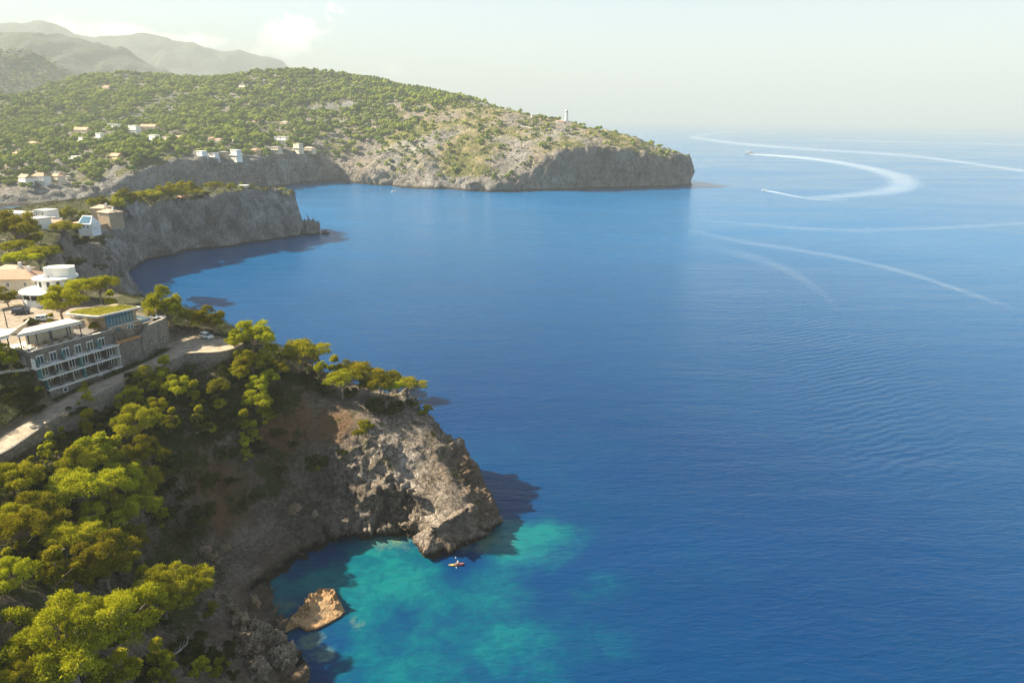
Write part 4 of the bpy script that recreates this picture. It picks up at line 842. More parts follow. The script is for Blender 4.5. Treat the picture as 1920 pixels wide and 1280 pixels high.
def forest():
    rng = np.random.default_rng(9); n = 40000; x = rng.uniform(-1250, 310, n); y = rng.uniform(745, 2150, n); z = h_far(x, y); e = 3.0
    gx = (h_far(x + e, y) - z) / e; gy = (h_far(x, y + e) - z) / e; sl = np.hypot(gx, gy)
    nz = fbm(x / 60, y / 60, x * 0, 5, 12); cap = sstep(x + (y - 1100) * -.45, -330, -170)
    low = 1 - sstep(z, 10, 26)
    clp = fbm(x / 26, y / 26, x * 0, 3, 15); dens = (0.5 + 0.6 * nz + 1.2 * clp) * (1 - cap) * (1 - .85 * low) + cap * (1.0 + 1.0 * nz)
    ok = (rng.random(n) < np.clip(dens, 0, 1)) & (z > 9) & (sl < 1.15)
    ok &= np.abs(x) < y * .80 + 40
    for (hx, hy, hz_), wp, hp, *_ in fh:
        rr = wp * hy / F_PX * .5 + 3.5; ok &= ((x - hx) ** 2 + (y - hy) ** 2 > rr ** 2)
        ok &= ~((np.abs(x / y - hx / hy) < wp / F_PX * .5) & (y < hy) & (y > hy - 26) & (rng.random(n) < .85))
    lx, ly = LH[0], LH[1]; ok &= (x - lx) ** 2 + (y - ly) ** 2 > 16 ** 2; ok &= ~((np.abs(x - lx * y / ly) < 18) & (y < ly) & (y > ly - 45))
    x, y, z, cap = x[ok], y[ok], z[ok], cap[ok]; m = len(x)
    small = rng.random(m) < (cap * .75 + .12); sc = np.where(small, rng.uniform(.5, 1.1, m), rng.uniform(.9, 2.2, m)) * np.where(cap > .5, .72, 1.0); sc = np.where(y > 1500, sc * 1.15, sc)
    # nearest big ones stand alone, the rest reads as one wood
    order = np.argsort(-(sc / y) * (~small)); ni = max(0, max(0, 296 - NTREE[0])); solo = set(order[:ni].tolist())
    pm = []
    for V, Fs in FP:
        o = np_mesh('crown', V, Fs, FARP, attrs={'tint': np.full(len(V), .5)}); pm.append(o.data); bpy.data.objects.remove(o)
    Vs, Fs_, T, b = [], [], [], 0
    for i in range(m):
        a = rng.uniform(0, 6.28); c, s = cos(a), sin(a)
        if i in solo:
            o = bpy.data.objects.new('pine_tree', pm[i % 6]); C.objects.link(o); o.location = (x[i], y[i], z[i] - .3); o.rotation_euler = (0, 0, a); k = sc[i]; o.scale = (k, k, k * rng.uniform(.85, 1.15))
            if y[i] < 880: lb = 'pine standing near the shore at the far left inlet'
            elif x[i] < -330: lb = 'pine among the houses above the far cliff'
            else: lb = 'pine scattered on the open slope of the far cape'
            tag(o, lb, 'pine tree', lb.replace('pine', 'pines', 1)); continue
        V, F0 = (FS[i % 4] if small[i] else FP[i % 6]); k = sc[i] * (1.25 if small[i] else 1)
        R = np.array([[c, s, 0], [-s, c, 0], [0, 0, 1]]); Vs.append(V @ R * (k, k, k * rng.uniform(.8, 1.2)) + (x[i], y[i], z[i] - .3)); Fs_.append(F0 + b); b += len(V); T.append(np.full(len(V), rng.random()))
    tag(np_mesh('pine_forest', np.concatenate(Vs), np.concatenate(Fs_), FARP, attrs={'tint': np.concatenate(T)}), kind='stuff')
    print('far trees', m, 'solo', ni)
LH = hit(1062, 231, 0.0, h_far, 900, 1500, 900) or (100, 1220, 98)
forest()
# trees on the first ridge behind: one distant wood
def ridge_wood():
    rng = np.random.default_rng(19); ob = bpy.data.objects['hill_ridge']; n = len(ob.data.vertices); co = np.empty(n * 3, np.float32); ob.data.vertices.foreach_get('co', co); co = co.reshape(-1, 3)
    k = (co[:, 1] < 2990) & (co[:, 2] > 60); co = co[k]; co = co[rng.choice(len(co), min(5200, len(co) * 3), replace=True)] + rng.normal(0, 7, (min(5200, len(co) * 3), 3)) * (1, 1, 0)
    Vs, Fs_, b = [], [], 0
    for i, p in enumerate(co):
        V, F0 = FP[i % 6]; k = rng.uniform(1.2, 2.2); Vs.append(V * k + p); Fs_.append(F0 + b); b += len(V)
    V = np.concatenate(Vs); tag(np_mesh('distant_wood', V, np.concatenate(Fs_), FARP, attrs={'tint': np.repeat(rng.random(len(Vs)), [len(v) for v in Vs])}), kind='stuff')
ridge_wood()
# lighthouse on the cape
def lighthouse():
    x, y, z = LH; o = empty('lighthouse', (x, y, z), 0.15, 'white lighthouse tower with lantern on the far cape above the cliffs', 'lighthouse', None, 1.2)
    s = 1.0; t = MB(); t.box(-2.6, 2.6, -2.6, 2.6, -3, 4.0); t.build('base', WHITE, o)
    t = MB(); t.tube([(0, 0, 4), (0, 0, 14)], [2.3, 1.75], 12); t.build('tower', WHITE, o)
    t = MB(); t.tube([(0, 0, 14), (0, 0, 14.4)], [2.6, 2.6], 12); [t.tube([(2.5 * cos(a * pi / 4), 2.5 * sin(a * pi / 4), 14.4), (2.5 * cos(a * pi / 4), 2.5 * sin(a * pi / 4), 15.4)], .06, 4) for a in range(8)]; t.build('gallery', WHITE, o)
    MB().tube([(0, 0, 14.4), (0, 0, 16.8)], [1.25, 1.25], 10).build('lantern', GLASS, o)
    MB().tube([(0, 0, 16.8), (0, 0, 17.8), (0, 0, 18.4)], [1.45, .8, .1], 10).build('dome', METAL, o)
    MB().tube([(0, 0, 18.4), (0, 0, 20.2)], .08, 4).build('rod', METAL, o)
    for k in (6.5, 10): MB().box(-.35, .35, -2.35, -1.8, k, k + 1.1).build('window', GLASS, o)
    q = empty('keepers_house', (x - 9.5, y - 1, z - .5), 0.15, 'low white keeper house with terracotta roof beside the lighthouse', 'house'); b = MB(); b.box(-7, 6.2, -3, 4, -3, 3.2); b.build('wall', WHITE, q)
    MB().gable(-7, 6.2, -3, 4, 3.2, 1.7, .3).build('roof', TERRA, q)
    for k in range(4): MB().box(-5.6 + k * 3, -4.6 + k * 3, -3.1, -3.01, .8, 2.2).build('window', GLASS, q)
    MB().box(4.6, 5.6, -3.1, -3.01, -.2, 2.1).build('door', WOOD, q)
    p = empty('cape_wall', (x - 3, y - 9, z - 3), 0, 'long pale terrace wall in front of the lighthouse', 'wall'); MB().box(-17, 14, 0, .6, -6, 2.0).build('wall', CONC, p); MB().box(-17.2, 14.2, -.15, .75, 2.0, 2.25).build('coping', WHITE, p)
lighthouse()
def small_block(px, py, wp, hp, wm, label, name='ruin', fn=h_far, t0=900, t1=1700):
    h = hit(px, py, 0, fn, t0, t1, 900)
    if not h: return
    W = wp * h[1] / F_PX; Ht = hp * h[1] / F_PX; o = empty(name, h, .1, label, 'house'); MB().box(-W / 2, W / 2, 0, W * .6, -2, Ht).build('wall', wm, o); MB().box(-W / 2 - .3, W / 2 + .3, -.3, W * .6 + .3, Ht, Ht + .3).build('roof', TERRA2, o)
    for s_ in (-.28, .22): MB().box(W * s_ - .5, W * s_ + .5, -.1, -.01, Ht * .3, Ht * .7).build('window', GLASS, o)
small_block(1003, 223, 12, 6, CREAM, 'small tan house left of the lighthouse on the far cape', 'cape_house')
def px_wall(name, pts, ztop, zdrop, th, mat, label, cat, fn, t0, t1, off=0):
    path = []
    for px, py in pts:
        h = hit(px, py, 0, fn, t0, t1, 900)
        if h: path.append(h)
    strip(name, [(a, b, c + ztop) for a, b, c in path], zdrop, th, mat, label, cat)
def strip(name, path, drop, th, mat, label, cat, group=None):
    """wall that follows a 3-D path: one mesh"""
    n = len(path); V = []; Fc = []
    for i, p in enumerate(path):
        a = Vector(path[max(0, i - 1)][:2]); b = Vector(path[min(n - 1, i + 1)][:2]); t = (b - a).normalized(); nx, ny = -t.y * th / 2, t.x * th / 2
        d = drop[i] if isinstance(drop, (list, tuple)) else drop
        V += [(p[0] + nx, p[1] + ny, p[2] - d), (p[0] - nx, p[1] - ny, p[2] - d), (p[0] - nx, p[1] - ny, p[2]), (p[0] + nx, p[1] + ny, p[2])]
    for i in range(n - 1):
        b = 4 * i; Fc += [(b + j, b + (j + 1) % 4, b + 4 + (j + 1) % 4, b + 4 + j) for j in range(4)]
    Fc += [(3, 2, 1, 0), (4 * n - 4, 4 * n - 3, 4 * n - 2, 4 * n - 1)]
    mb = MB(); mb.add(V, Fc); o = mb.build(name, mat); return tag(o, label, cat, group)
px_wall('cape_road_wall', [(952, 235), (975, 237), (1000, 241), (1033, 238)], 1.2, 5, 1.0, CONC, 'pale retaining wall of the road below the lighthouse', 'wall', h_far, 900, 1600)
px_wall('shore_wall', [(0, 368), (30, 365), (60, 361), (90, 360), (120, 362)], 1.0, 4, 1.2, CONC, 'long pale quay wall along the far left shore', 'wall', h_far, 700, 1200)
px_wall('zigzag_wall', [(150, 345), (165, 338), (180, 334), (196, 332)], 1.0, 4, 1.0, CONC, 'pale zigzag path wall under the far cliff', 'wall', h_far, 700, 1300)
px_wall('terrace_wall', [(0, 352), (30, 350), (70, 352), (110, 349), (140, 350)], .9, 3, 1.0, CONC, 'pale terrace wall under the three inlet houses', 'wall', h_far, 700, 1200)
h = hit(975, 214, 0, h_far, 900, 1700, 900)
if h: o = empty('radio_mast', h, 0, 'thin mast on the ridge left of the lighthouse', 'mast'); MB().tube([(0, 0, -1), (0, 0, 16)], [.3, .12], 5).build('pole', METAL, o); MB().box(-.8, .8, -.1, .1, 13, 13.3).build('antenna', METAL, o)
# ------------------------------------------------------------------ hotel above the road
HROT = atan2(HU.y, HU.x)
def win(parent, x0, x1, y, z0, z1, fr=.09, split=True, glass=None, name='window', sign=-1):
    """white frame standing proud of the wall plane y, glass behind it, facing -y"""
    f = MB(); a = y - .10; b = y + .0
    f.box(x0, x0 + fr, a, b, z0, z1); f.box(x1 - fr, x1, a, b, z0, z1); f.box(x0 + fr, x1 - fr, a, b, z1 - fr, z1); f.box(x0 + fr, x1 - fr, a, b, z0, z0 + fr)
    if split: xm = (x0 + x1) / 2; f.box(xm - fr / 2, xm + fr / 2, a, b, z0 + fr, z1 - fr)
    w_ = f.build(name, FRAME, parent); MB().box(x0 + fr, x1 - fr, y - .05, y - .003, z0 + fr, z1 - fr).build('pane', glass or GLASS, w_); return w_
def chair(x, y, z, rz, label, group, mat=None):
    o = empty('terrace_chair', (x, y, z), rz, label, 'chair', group); m = mat or WOOD
    MB().box(-.25, .25, -.25, .25, .42, .47).build('seat', m, o); MB().box(-.25, .25, .2, .25, .47, .92).build('backrest', m, o)
    for sx_, sy_ in ((-1, -1), (1, -1), (-1, 1), (1, 1)): MB().box(sx_ * .22 - .02, sx_ * .22 + .02, sy_ * .22 - .02, sy_ * .22 + .02, 0, .42).build('leg', m, o)
    return o
def table(x, y, z, rz, label, group, L=1.6):
    o = empty('terrace_table', (x, y, z), rz, label, 'table', group); MB().box(-L / 2, L / 2, -.4, .4, .72, .77).build('table_top', CANVAS, o)
    for sx_, sy_ in ((-1, -1), (1, -1), (-1, 1), (1, 1)): MB().box(sx_ * (L / 2 - .1) - .03, sx_ * (L / 2 - .1) + .03, sy_ * .32 - .03, sy_ * .32 + .03, 0, .72).build('leg', WOOD, o)
    return o
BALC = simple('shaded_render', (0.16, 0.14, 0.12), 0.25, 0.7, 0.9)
def hotel():
    o = empty('hotel', (HX.x, HX.y, 37), HROT, 'grey stone hotel with three rows of balconies above the dirt road', 'hotel')
    Z = lambda z: z - 37
    # base storey
    MB().box(-18.7, 0, 0, 12, Z(30), Z(36.85)).build('base_wall', STONE, o)
    for x0, s, zz in ((-15.6, 1.1, 35.35), (-10.9, .8, 35.75), (-6.3, .75, 35.95), (-2.0, .6, 36.2)):
        win(o, x0, x0 + s, 0, Z(zz), Z(zz + s), .14, False)
    # two recessed balcony storeys
    for lv, (z0, xl) in enumerate(((37.0, -18.7), (40.0, -19.6))):
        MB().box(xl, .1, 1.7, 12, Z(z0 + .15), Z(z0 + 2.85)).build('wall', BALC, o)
        MB().box(xl - .25, .25, -.25, 1.7 if lv else 12, Z(z0 - .15), Z(z0 + .15)).build('balcony_slab', SLAB, o)
        if lv: MB().box(xl - .02, .1, 1.7, 12, Z(z0 - .15), Z(z0 + .15)).build('floor_band', STONE, o)
        n = 6; w_ = (-xl) / n
        for k in range(n):
            x0 = xl + k * w_ + w_ * .30; x1 = x0 + w_ * .46; win(o, x0, x1, 1.7, Z(z0 + .2), Z(z0 + 2.5), .13, True, DARKIN if (k + lv) % 3 == 0 else GLASS, 'balcony_door')
            if k: MB().box(xl + k * w_ - .09, xl + k * w_ + .09, .1, 1.7, Z(z0 + .15), Z(z0 + 2.85)).build('partition', TEAL if k == 3 else BALC, o)
        for x in (xl + .02, -.08): MB().box(x, x + .1, -.1, 1.7, Z(z0 + .15), Z(z0 + 2.85)).build('side_screen', TEAL if x < -5 else SLAB, o)
        for k in range(1, 3): MB().box(xl + k * w_ * 2 - .06, xl + k * w_ * 2 + .1, -.12, -.02, Z(z0 + .15), Z(z0 + 2.85)).build('column', CONC, o)
        r = MB(); r.box(xl, 0, -.16, -.12, Z(z0 + 1.05), Z(z0 + 1.1)); [r.box(xl + k * w_ / 2, xl + k * w_ / 2 + .03, -.16, -.12, Z(z0 + .15), Z(z0 + 1.05)) for k in range(n * 2)]; r.build('railing', METAL, o)
    # upper storey behind the third balcony
    MB().box(-20.8, .3, -.25, 1.6, Z(42.85), Z(43.15)).build('balcony_slab', SLAB, o)
    MB().box(-20.4, -.0, 1.6, 13, Z(42.85), Z(46.1)).build('upper_wall', STONE, o)
    MB().box(-20.6, -.0, 1.45, 1.9, Z(46.1), Z(46.9)).build('parapet', STONE, o)
    MB().box(-20.75, 0.1, 1.38, 1.98, Z(46.9), Z(47.0)).build('coping', CONC, o)
    for k in range(6):
        x0 = -19.2 + k * 3.05; win(o, x0, x0 + 1.55, 1.6, Z(43.2), Z(45.4), .08, True, GLASS, 'balcony_door')
        MB().box(x0 - .12, x0 + 1.67, 1.42, 1.597, Z(45.4), Z(45.58)).build('lintel', FRAME, o)
        if k in (0, 2, 5): MB().box(x0 - .55, x0 - .49, -.0, 1.58, Z(43.15), Z(45.0)).build('glass_screen', TEAL, o)
    for k in (-20.55,): MB().box(k, k + .1, -.1, 1.55, Z(43.15), Z(45.4)).build('side_screen', FRAME, o)
    r = MB(); r.box(-20.6, .2, -.2, -.16, Z(44.1), Z(44.15)); [r.box(-20.6 + k * 1.6, -20.57 + k * 1.6, -.2, -.16, Z(43.15), Z(44.1)) for k in range(13)]; r.build('railing', METAL, o)
    # end wall facing the camera with two windows
    for y0, s, z0, z1 in ((4.0, 1.1, 43.3, 45.2), (8.2, 1.5, 42.9, 45.3)):
        f = MB(); x = -20.4
        for a, b, c, d in ((y0, y0 + .1, z0, z1), (y0 + s - .1, y0 + s, z0, z1), (y0 + .1, y0 + s - .1, z1 - .1, z1), (y0 + s / 2 - .04, y0 + s / 2 + .04, z0, z1 - .1)): f.box(x - .1, x, a, b, Z(c), Z(d))
        w_ = f.build('window', FRAME, o); MB().box(x - .05, x - .003, y0 + .1, y0 + s - .1, Z(z0), Z(z1 - .1)).build('pane', GLASS, w_)
    MB().box(-20.65, -20.4, 1.5, 12.9, Z(46.1), Z(46.9)).build('parapet', STONE, o)
    MB().box(-27, -20.42, 12.5, 12.9, Z(38), Z(46.6)).build('back_wall', STONE, o)
    # roof terrace and pergola
    MB().box(-20.4, -5.0, 1.9, 13.2, Z(46.1), Z(46.18)).build('terrace_floor', CONC, o)
    MB().prism([(-20.2, 5.6), (-6.0, 3.6), (-6.0, 8.9), (-16.3, 9.6)], Z(50.15), Z(50.5)).build('pergola_roof', CANVAS, o)
    MB().prism([(-20.3, 5.5), (-5.9, 3.5), (-5.9, 3.75), (-20.1, 5.75)], Z(49.85), Z(50.12)).build('pergola_beam', FRAME, o)
    for x, y in ((-19.6, 5.9), (-16.2, 5.3), (-12.9, 4.9), (-9.4, 4.4), (-6.3, 4.1), (-16.0, 9.3), (-11, 9.0), (-6.3, 8.6)): MB().box(x - .09, x + .09, y - .09, y + .09, Z(46.18), Z(49.85 if y < 7 else 50.15)).build('post', DFRAME, o)
    MB().box(-16.5, -5.0, 9.4, 9.7, Z(46.18), Z(50.0)).build('bar_wall', CREAM, o)
    MB().prism([(-32, 5.5), (-21.3, 6.6), (-17.5, 9.9), (-20.5, 14.0), (-32, 13)], Z(50.4), Z(50.75)).build('canopy_roof', CANVAS, o)
    MB().prism([(-32, 5.45), (-21.3, 6.55), (-21.3, 6.8), (-32, 5.7)], Z(50.0), Z(50.38)).build('canopy_beam', FRAME, o)
    for x, y in ((-21.6, 7.0), (-24.5, 6.7), (-28, 6.4), (-20.4, 12.8)): MB().box(x - .1, x + .1, y - .1, y + .1, Z(44.0), Z(50.0 if y < 8 else 50.4)).build('post', DFRAME, o)
    pl = MB(); [pl.box(-18.5 + k * 4.2, -16 + k * 4.2, 2.0, 2.5, Z(46.18), Z(46.85)) for k in range(4)]; pl.build('planter', CONC, o)
    # wing with the grass roof
    MB().box(.0, 9.2, 2.6, 12, Z(42), Z(47.0)).build('wing_wall', SANDST, o)
    for x0, s in ((1.4, 1.9), (5.0, 1.9)):
        f = MB(); f.box(x0, x0 + .12, 2.48, 2.6, Z(43.9), Z(46.2)); f.box(x0 + s - .12, x0 + s, 2.48, 2.6, Z(43.9), Z(46.2)); f.box(x0 + s / 2 - .06, x0 + s / 2 + .06, 2.48, 2.6, Z(43.9), Z(46.5)); f.tube([(x0 + .06 + (s - .12) * (1 - cos(a)) / 2, 2.54, Z(46.2 + .55 * sin(a))) for a in np.linspace(0, pi, 9)], .07, 4)
        w_ = f.build('arched_window', FRAME if x0 > 3 else DFRAME, o); MB().tube([(x0 + s / 2, 2.57, Z(45.6)), (x0 + s / 2, 2.598, Z(45.6))], s / 2 - .05, 18).box(x0 + .1, x0 + s - .1, 2.57, 2.597, Z(43.9), Z(45.9)).build('pane', BGLASS, w_)
    MB().box(.0, 9.4, 2.3, 12, Z(46.98), Z(47.25)).build('floor_band', CONC, o)
    MB().box(-.6, 8.4, 3.0, 11.4, Z(47.25), Z(50.6)).build('glass_room_wall', SANDST, o)
    g = MB(); g.box(-.3, 7.2, 2.86, 2.99, Z(47.35), Z(50.45)); gl = g.build('window_front', BGLASS, o)
    fr = MB(); [fr.box(-.3 + k * .94 - .05, -.3 + k * .94 + .05, 2.78, 2.86, Z(47.35), Z(50.45)) for k in range(9)]; fr.box(-.3, 7.2, 2.79, 2.85, Z(49.6), Z(49.7)); fr.build('mullion', DFRAME, gl)
    roof = [(-3.3, 3.9), (-2.6, 2.2), (9.0, 1.2), (8.0, 7.2), (-1.5, 13.2), (-4.8, 12.2)]
    MB().prism(roof, Z(50.6), Z(51.0)).build('roof_slab', CONC, o)
    inner = [(-2.6, 4.0), (-2.0, 2.7), (8.3, 1.8), (7.5, 6.8), (-1.6, 12.6), (-4.1, 11.7)]
    gr = MB().prism(inner, Z(51.0), Z(51.14)).build('grass_roof', simple('dry_grass', (0.40, 0.34, 0.05), 0.35, 0.8, 0.95, 0.8, 5), o)
    rng = np.random.default_rng(4); pts = rng.uniform((-4, 1.8), (8.3, 12.5), (9000, 2)); k = sdist(pts[:, 0], pts[:, 1], inner) > .15; pts = pts[k]
    V, Fq = tuft_arrays(np.c_[pts, np.full(len(pts), Z(51.2))], np.tile([0, 0, 1.0], (len(pts), 1)), .34, .09, rng)
    np_mesh('grass', V, Fq, leafm('roof_grass', (.16, .18, .02), (.33, .29, .03), (.5, .42, .06)), gr, attrs={'tint': np.repeat(fbm(pts[:, 0] / 2, pts[:, 1] / 2, pts[:, 0] * 0, 3, 3) * .5 + .5, 4)})
    MB().box(7.6, 12.6, 2.6, 9.5, Z(42), Z(45.9)).build('terrace_wall', SANDST, o)
    MB().box(12, 12.1, 2.7, 9.3, Z(46.0), Z(46.9)).box(9.2, 12, 2.62, 2.7, Z(46.0), Z(46.9)).build('glass_railing', BGLASS, o)
    return o
hotel()
hp = lambda x, y, z: (HX.x + HU.x * x + HV.x * y, HX.y + HU.y * x + HV.y * y, z)
k = 0
for i in range(5):
    for j in range(2):
        x, y = -18.0 + i * 2.45 + j * .5, 3.9 + j * 2.6 - .12 * i
        if j: y += .3
        p = hp(x, y, 46.18); row = 'front' if not j else 'back'
        table(*p, HROT, '%s table in the %s row on the roof terrace, counted from the left' % (('first', 'second', 'third', 'fourth', 'fifth')[i], row), 'roof terrace tables', 1.3)
        for s_ in (-1, 1):
            q = hp(x + s_ * .95, y, 46.18); chair(*q, HROT + (pi / 2 if s_ < 0 else -pi / 2), 'wooden chair at a table under the pergola of the roof terrace', 'roof terrace chairs')
for lv, z in ((0, 37.15), (1, 40.15), (2, 43.15)):
    for i in range(6):
        xl = (-18.7, -19.6, -20.2)[lv]; w_ = -xl / 6; p = hp(xl + i * w_ + w_ * (.2 if lv < 2 else .85), .7, z); chair(*p, HROT + .3 * i, 'small chair on the %s balcony row of the hotel' % ('lowest', 'middle', 'top')[lv], '%s balcony row chairs' % ('lowest', 'middle', 'top')[lv], DARK if i % 2 else CANVAS)
plant_px(177, 612, 30, 'bushy2', 'round bush in a planter on the roof terrace beside the glass room', G4)
def parasol(x, y, z, label):
    o = empty('parasol', (x, y, z), 0, label, 'parasol', 'parasols on the sea terrace'); MB().tube([(0, 0, 0), (0, 0, 2.6)], .04, 6).build('pole', METAL, o); MB().tube([(0, 0, 1.1), (0, 0, 1.6), (0, 0, 2.5)], [.12, .2, .05], 8).build('canopy', simple('pink_cloth', (.6, .36, .28)), o); MB().cyl(0, 0, 0, .1, .3).build('base', CONC, o)
parasol(*hp(14.0, 6.5, 45.95), 'closed pinkish parasol on the sea terrace, nearer the grass roof'); parasol(*hp(15.8, 5.2, 45.95), 'closed pinkish parasol at the outer end of the sea terrace')
for i, (x, y) in enumerate(((12.9, 5.4), (14.3, 4.2), (15.6, 3.6))):
    o = empty('sun_lounger', hp(x, y, 45.85), HROT + .4, ('white sun lounger nearest the glass room on the sea terrace', 'middle white sun lounger on the sea terrace', 'outermost white sun lounger on the sea terrace')[i], 'sun lounger', 'sea terrace loungers')
    MB().box(-.35, .35, -.9, .5, .28, .36).build('mattress', WHITE, o); MB().add([(-.35, .5, .28), (.35, .5, .28), (.35, 1.1, .75), (-.35, 1.1, .75), (-.35, .5, .36), (.35, .5, .36), (.35, 1.05, .83), (-.35, 1.05, .83)], [(3, 2, 1, 0), (4, 5, 6, 7), (0, 1, 5, 4), (1, 2, 6, 5), (2, 3, 7, 6), (3, 0, 4, 7)]).build('backrest', WHITE, o)
    for sx_, sy_ in ((-1, -1), (1, -1), (-1, 1), (1, 1)): MB().box(sx_ * .3 - .03, sx_ * .3 + .03, sy_ * .45 - .23, sy_ * .45 - .17, 0, .28).build('leg', METAL, o)
# retaining walls
H2 = lambda x, y, z: hp(x, y, z)
strip('retaining_wall', [H2(0.0, .35, 43.3), H2(3, -.1, 43.6), H2(5.8, -.8, 43.8)], 9, .7, STONE, 'tall straight grey stone wall between the hotel and the rounded bastion', 'wall', None)
strip('terrace_kerb', [H2(-.3, .2, 43.75), H2(3, -.2, 43.95), H2(5.9, -.85, 44.1)], .5, .9, simple('orange_planter', (.45, .24, .1), .3), 'orange planted ledge on top of the tall grey wall', 'planter')
strip('bastion_wall', [H2(5.9, -.8, 43.9), H2(7.4, -.2, 44.4), H2(8.9, .2, 45.9), H2(11, .5, 46.1), H2(13, .9, 46.1), H2(15.2, 1.8, 46.1), H2(17, 3.4, 46.1), H2(17.6, 6, 46.1), H2(17.2, 9, 46.1)], [9, 9, 10, 10, 10, 10, 10, 9, 8], 1.0, DRYST, 'rounded rough stone bastion under the sea terrace', 'wall')
px_wall('hill_wall', [(0, 702), (20, 700), (45, 697), (72, 690), (88, 683)], .5, 2.5, .35, CONC, 'thin pale wall edge below the end windows of the hotel', 'wall', h_near, 60, 400)
def road_edge(off, i0=0, i1=None):
    r = [Vector(p) for p in road][i0:i1]; outp = []
    for i, p in enumerate(r):
        t = (r[min(i + 1, len(r) - 1)] - r[max(i - 1, 0)]); t.z = 0; t.normalize(); outp.append((p.x + t.y * off, p.y - t.x * off, p.z))
    return outp
e_ = road_edge(3.5, 0, 7); cx, cy, cz = plat[1]; pa = []
for a in np.linspace(radians(-100), radians(50), 9): pa.append((cx + 6.9 * cos(a), cy + 6.9 * sin(a), 38.75))
strip('road_wall', [(a, b, c + (.15 if i % 2 else .3)) for i, (a, b, c) in enumerate(e_)] , 5.5, .7, DRYST, 'rough dry stone wall holding up the outer edge of the dirt road', 'wall')
strip('platform_wall', [e_[-1][:2] + (38.5,)] + pa, 7, .8, DRYST, 'curved dry stone wall under the parking platform', 'wall')
strip('platform_kerb', [e_[-1][:2] + (38.75,)] + [(a, b, 38.95) for a, b, c in pa], .35, 1.0, simple('sand_kerb', (.40, .31, .21), .15, 1, .9, .3), 'sandy rim along the edge of the parking platform', 'kerb')
for i, (a, b, w_) in enumerate(((122, 785, 30), (86, 808, 14))):
    x, y, z = hit(a, b, .6); V = IV * np.array((w_ / 1287 * 150 / 2, 1.0, .5)); np.random.seed(i); V = V * np.random.uniform(.8, 1.2, V.shape); o = np_mesh('stone_slab', V, IF, simple('ochre_stone', (.50, .36, .2), .2)); o.location = (x, y, z + .3); o.rotation_euler[2] = 1.0; tag(o, ('larger pale rock slab on the outer road edge', 'smaller pale rock on the outer road edge, nearer the camera')[i], 'rock')
# ------------------------------------------------------------------ village
def win_b(parent, x0, x1, y, z0, z1, glass=None): return win(parent, x0, x1, y, z0, z1, .08, True, glass)
def round_house():
    o = empty('curved_house', (-139.5, 201.5, 45.8), .05, 'white curved house with stacked round roofs behind the round pine', 'house')
    def drum(cx, cy, rx, ry, z0, z1, n=28): return MB().prism([(cx + rx * cos(a), cy + ry * sin(a)) for a in np.linspace(0, 2 * pi, n, endpoint=False)], z0, z1)
    drum(0, 0, 7.4, 7.6, -2, 2.0).build('lower_wall', WHITE, o); drum(0, 0, 7.2, 7.4, 2.0, 3.6).build('window_band', DARKIN, o)
    p = MB()
    for k in range(14): a = -pi + k * pi / 7 * 1; p.box(7.35 * cos(a) - .12, 7.35 * cos(a) + .12, 7.55 * sin(a) - .12, 7.55 * sin(a) + .12, 2.0, 3.6)
    p.build('pillars', WHITE, o)
    drum(0, 0, 7.9, 8.1, 3.6, 3.95).build('lower_roof', WHITE, o)
    drum(1.2, 1.6, 5.2, 4.8, 4.0, 7.0).build('upper_wall', WHITE, o)
    for a in (-2.5, -2.0, -1.5, -1.0, -.5):
        w_ = MB().box(-.4, .4, -.1, .06, 0, 1.5).build('window', DFRAME, o); w_.location = (1.2 + 5.22 * cos(a), 1.6 + 4.82 * sin(a), 5.0); w_.rotation_euler[2] = a + pi / 2
        q = MB().box(-.28, .28, -.14, -.101, .12, 1.38).build('pane', GLASS, w_)
    drum(1.2, 1.6, 6.2, 5.7, 7.0, 7.3).build('upper_roof', WHITE, o)
    MB().prism([(-1.2 + 3.9, .2), (5.6, 1.0), (6.4, 3.2), (5.2, 5.5), (1.2, 6), (-1.8, 4.6), (-1.8, 1.2)], 7.3, 10.0).build('tower', WHITE, o)
    MB().prism([(2.7, .5), (5.2, 1.3), (6.0, 3.2), (5.0, 5.1), (1.3, 5.6), (-1.4, 4.4), (-1.4, 1.4)], 10.0, 10.05).build('tower_roof', simple('pale_green', (.5, .52, .38), .1), o)
    MB().box(-1.2, .2, -.6, .4, 7.3, 7.9).build('roof_box', METAL, o)
round_house()
def tile_house(name, loc, rz, w, d, h, wall, roof, label, rh=2.2, hip=.9, nw=3, chim=True, base=-3):
    o = empty(name, loc, rz, label, 'house'); MB().box(-w / 2, w / 2, 0, d, base, h).build('wall', wall, o); r = MB().gable(-w / 2, w / 2, 0, d, h, rh, .5, hip).build('roof', roof, o)
    for k in range(nw): x = -w / 2 + (k + .5) * w / nw; win_b(o, x - .45, x + .45, 0, h - 2.2, h - .8)
    f = MB(); f.box(-w / 2 - .1, -w / 2 - .003, d * .4, d * .4 + 1, h - 2.2, h - .8); f.build('window', GLASS, o)
    if chim: MB().box(w * .28, w * .28 + .8, d * .45, d * .45 + .8, h + rh * .5, h + rh + .9).build('chimney', WHITE, r)
    return o
tile_house('tiled_house', (-155.5, 206.0, 45.8), .12, 15, 8.5, 5.4, CREAM, TERRA, 'cream house with a wide terracotta hipped roof at the left edge', 2.4, .9, 3)
tile_house('tiled_house', (-168, 222, 46), -.1, 10, 7, 4.0, CREAM, TERRA2, 'partly hidden pale tiled house behind the flat pines at the left edge', 1.8)
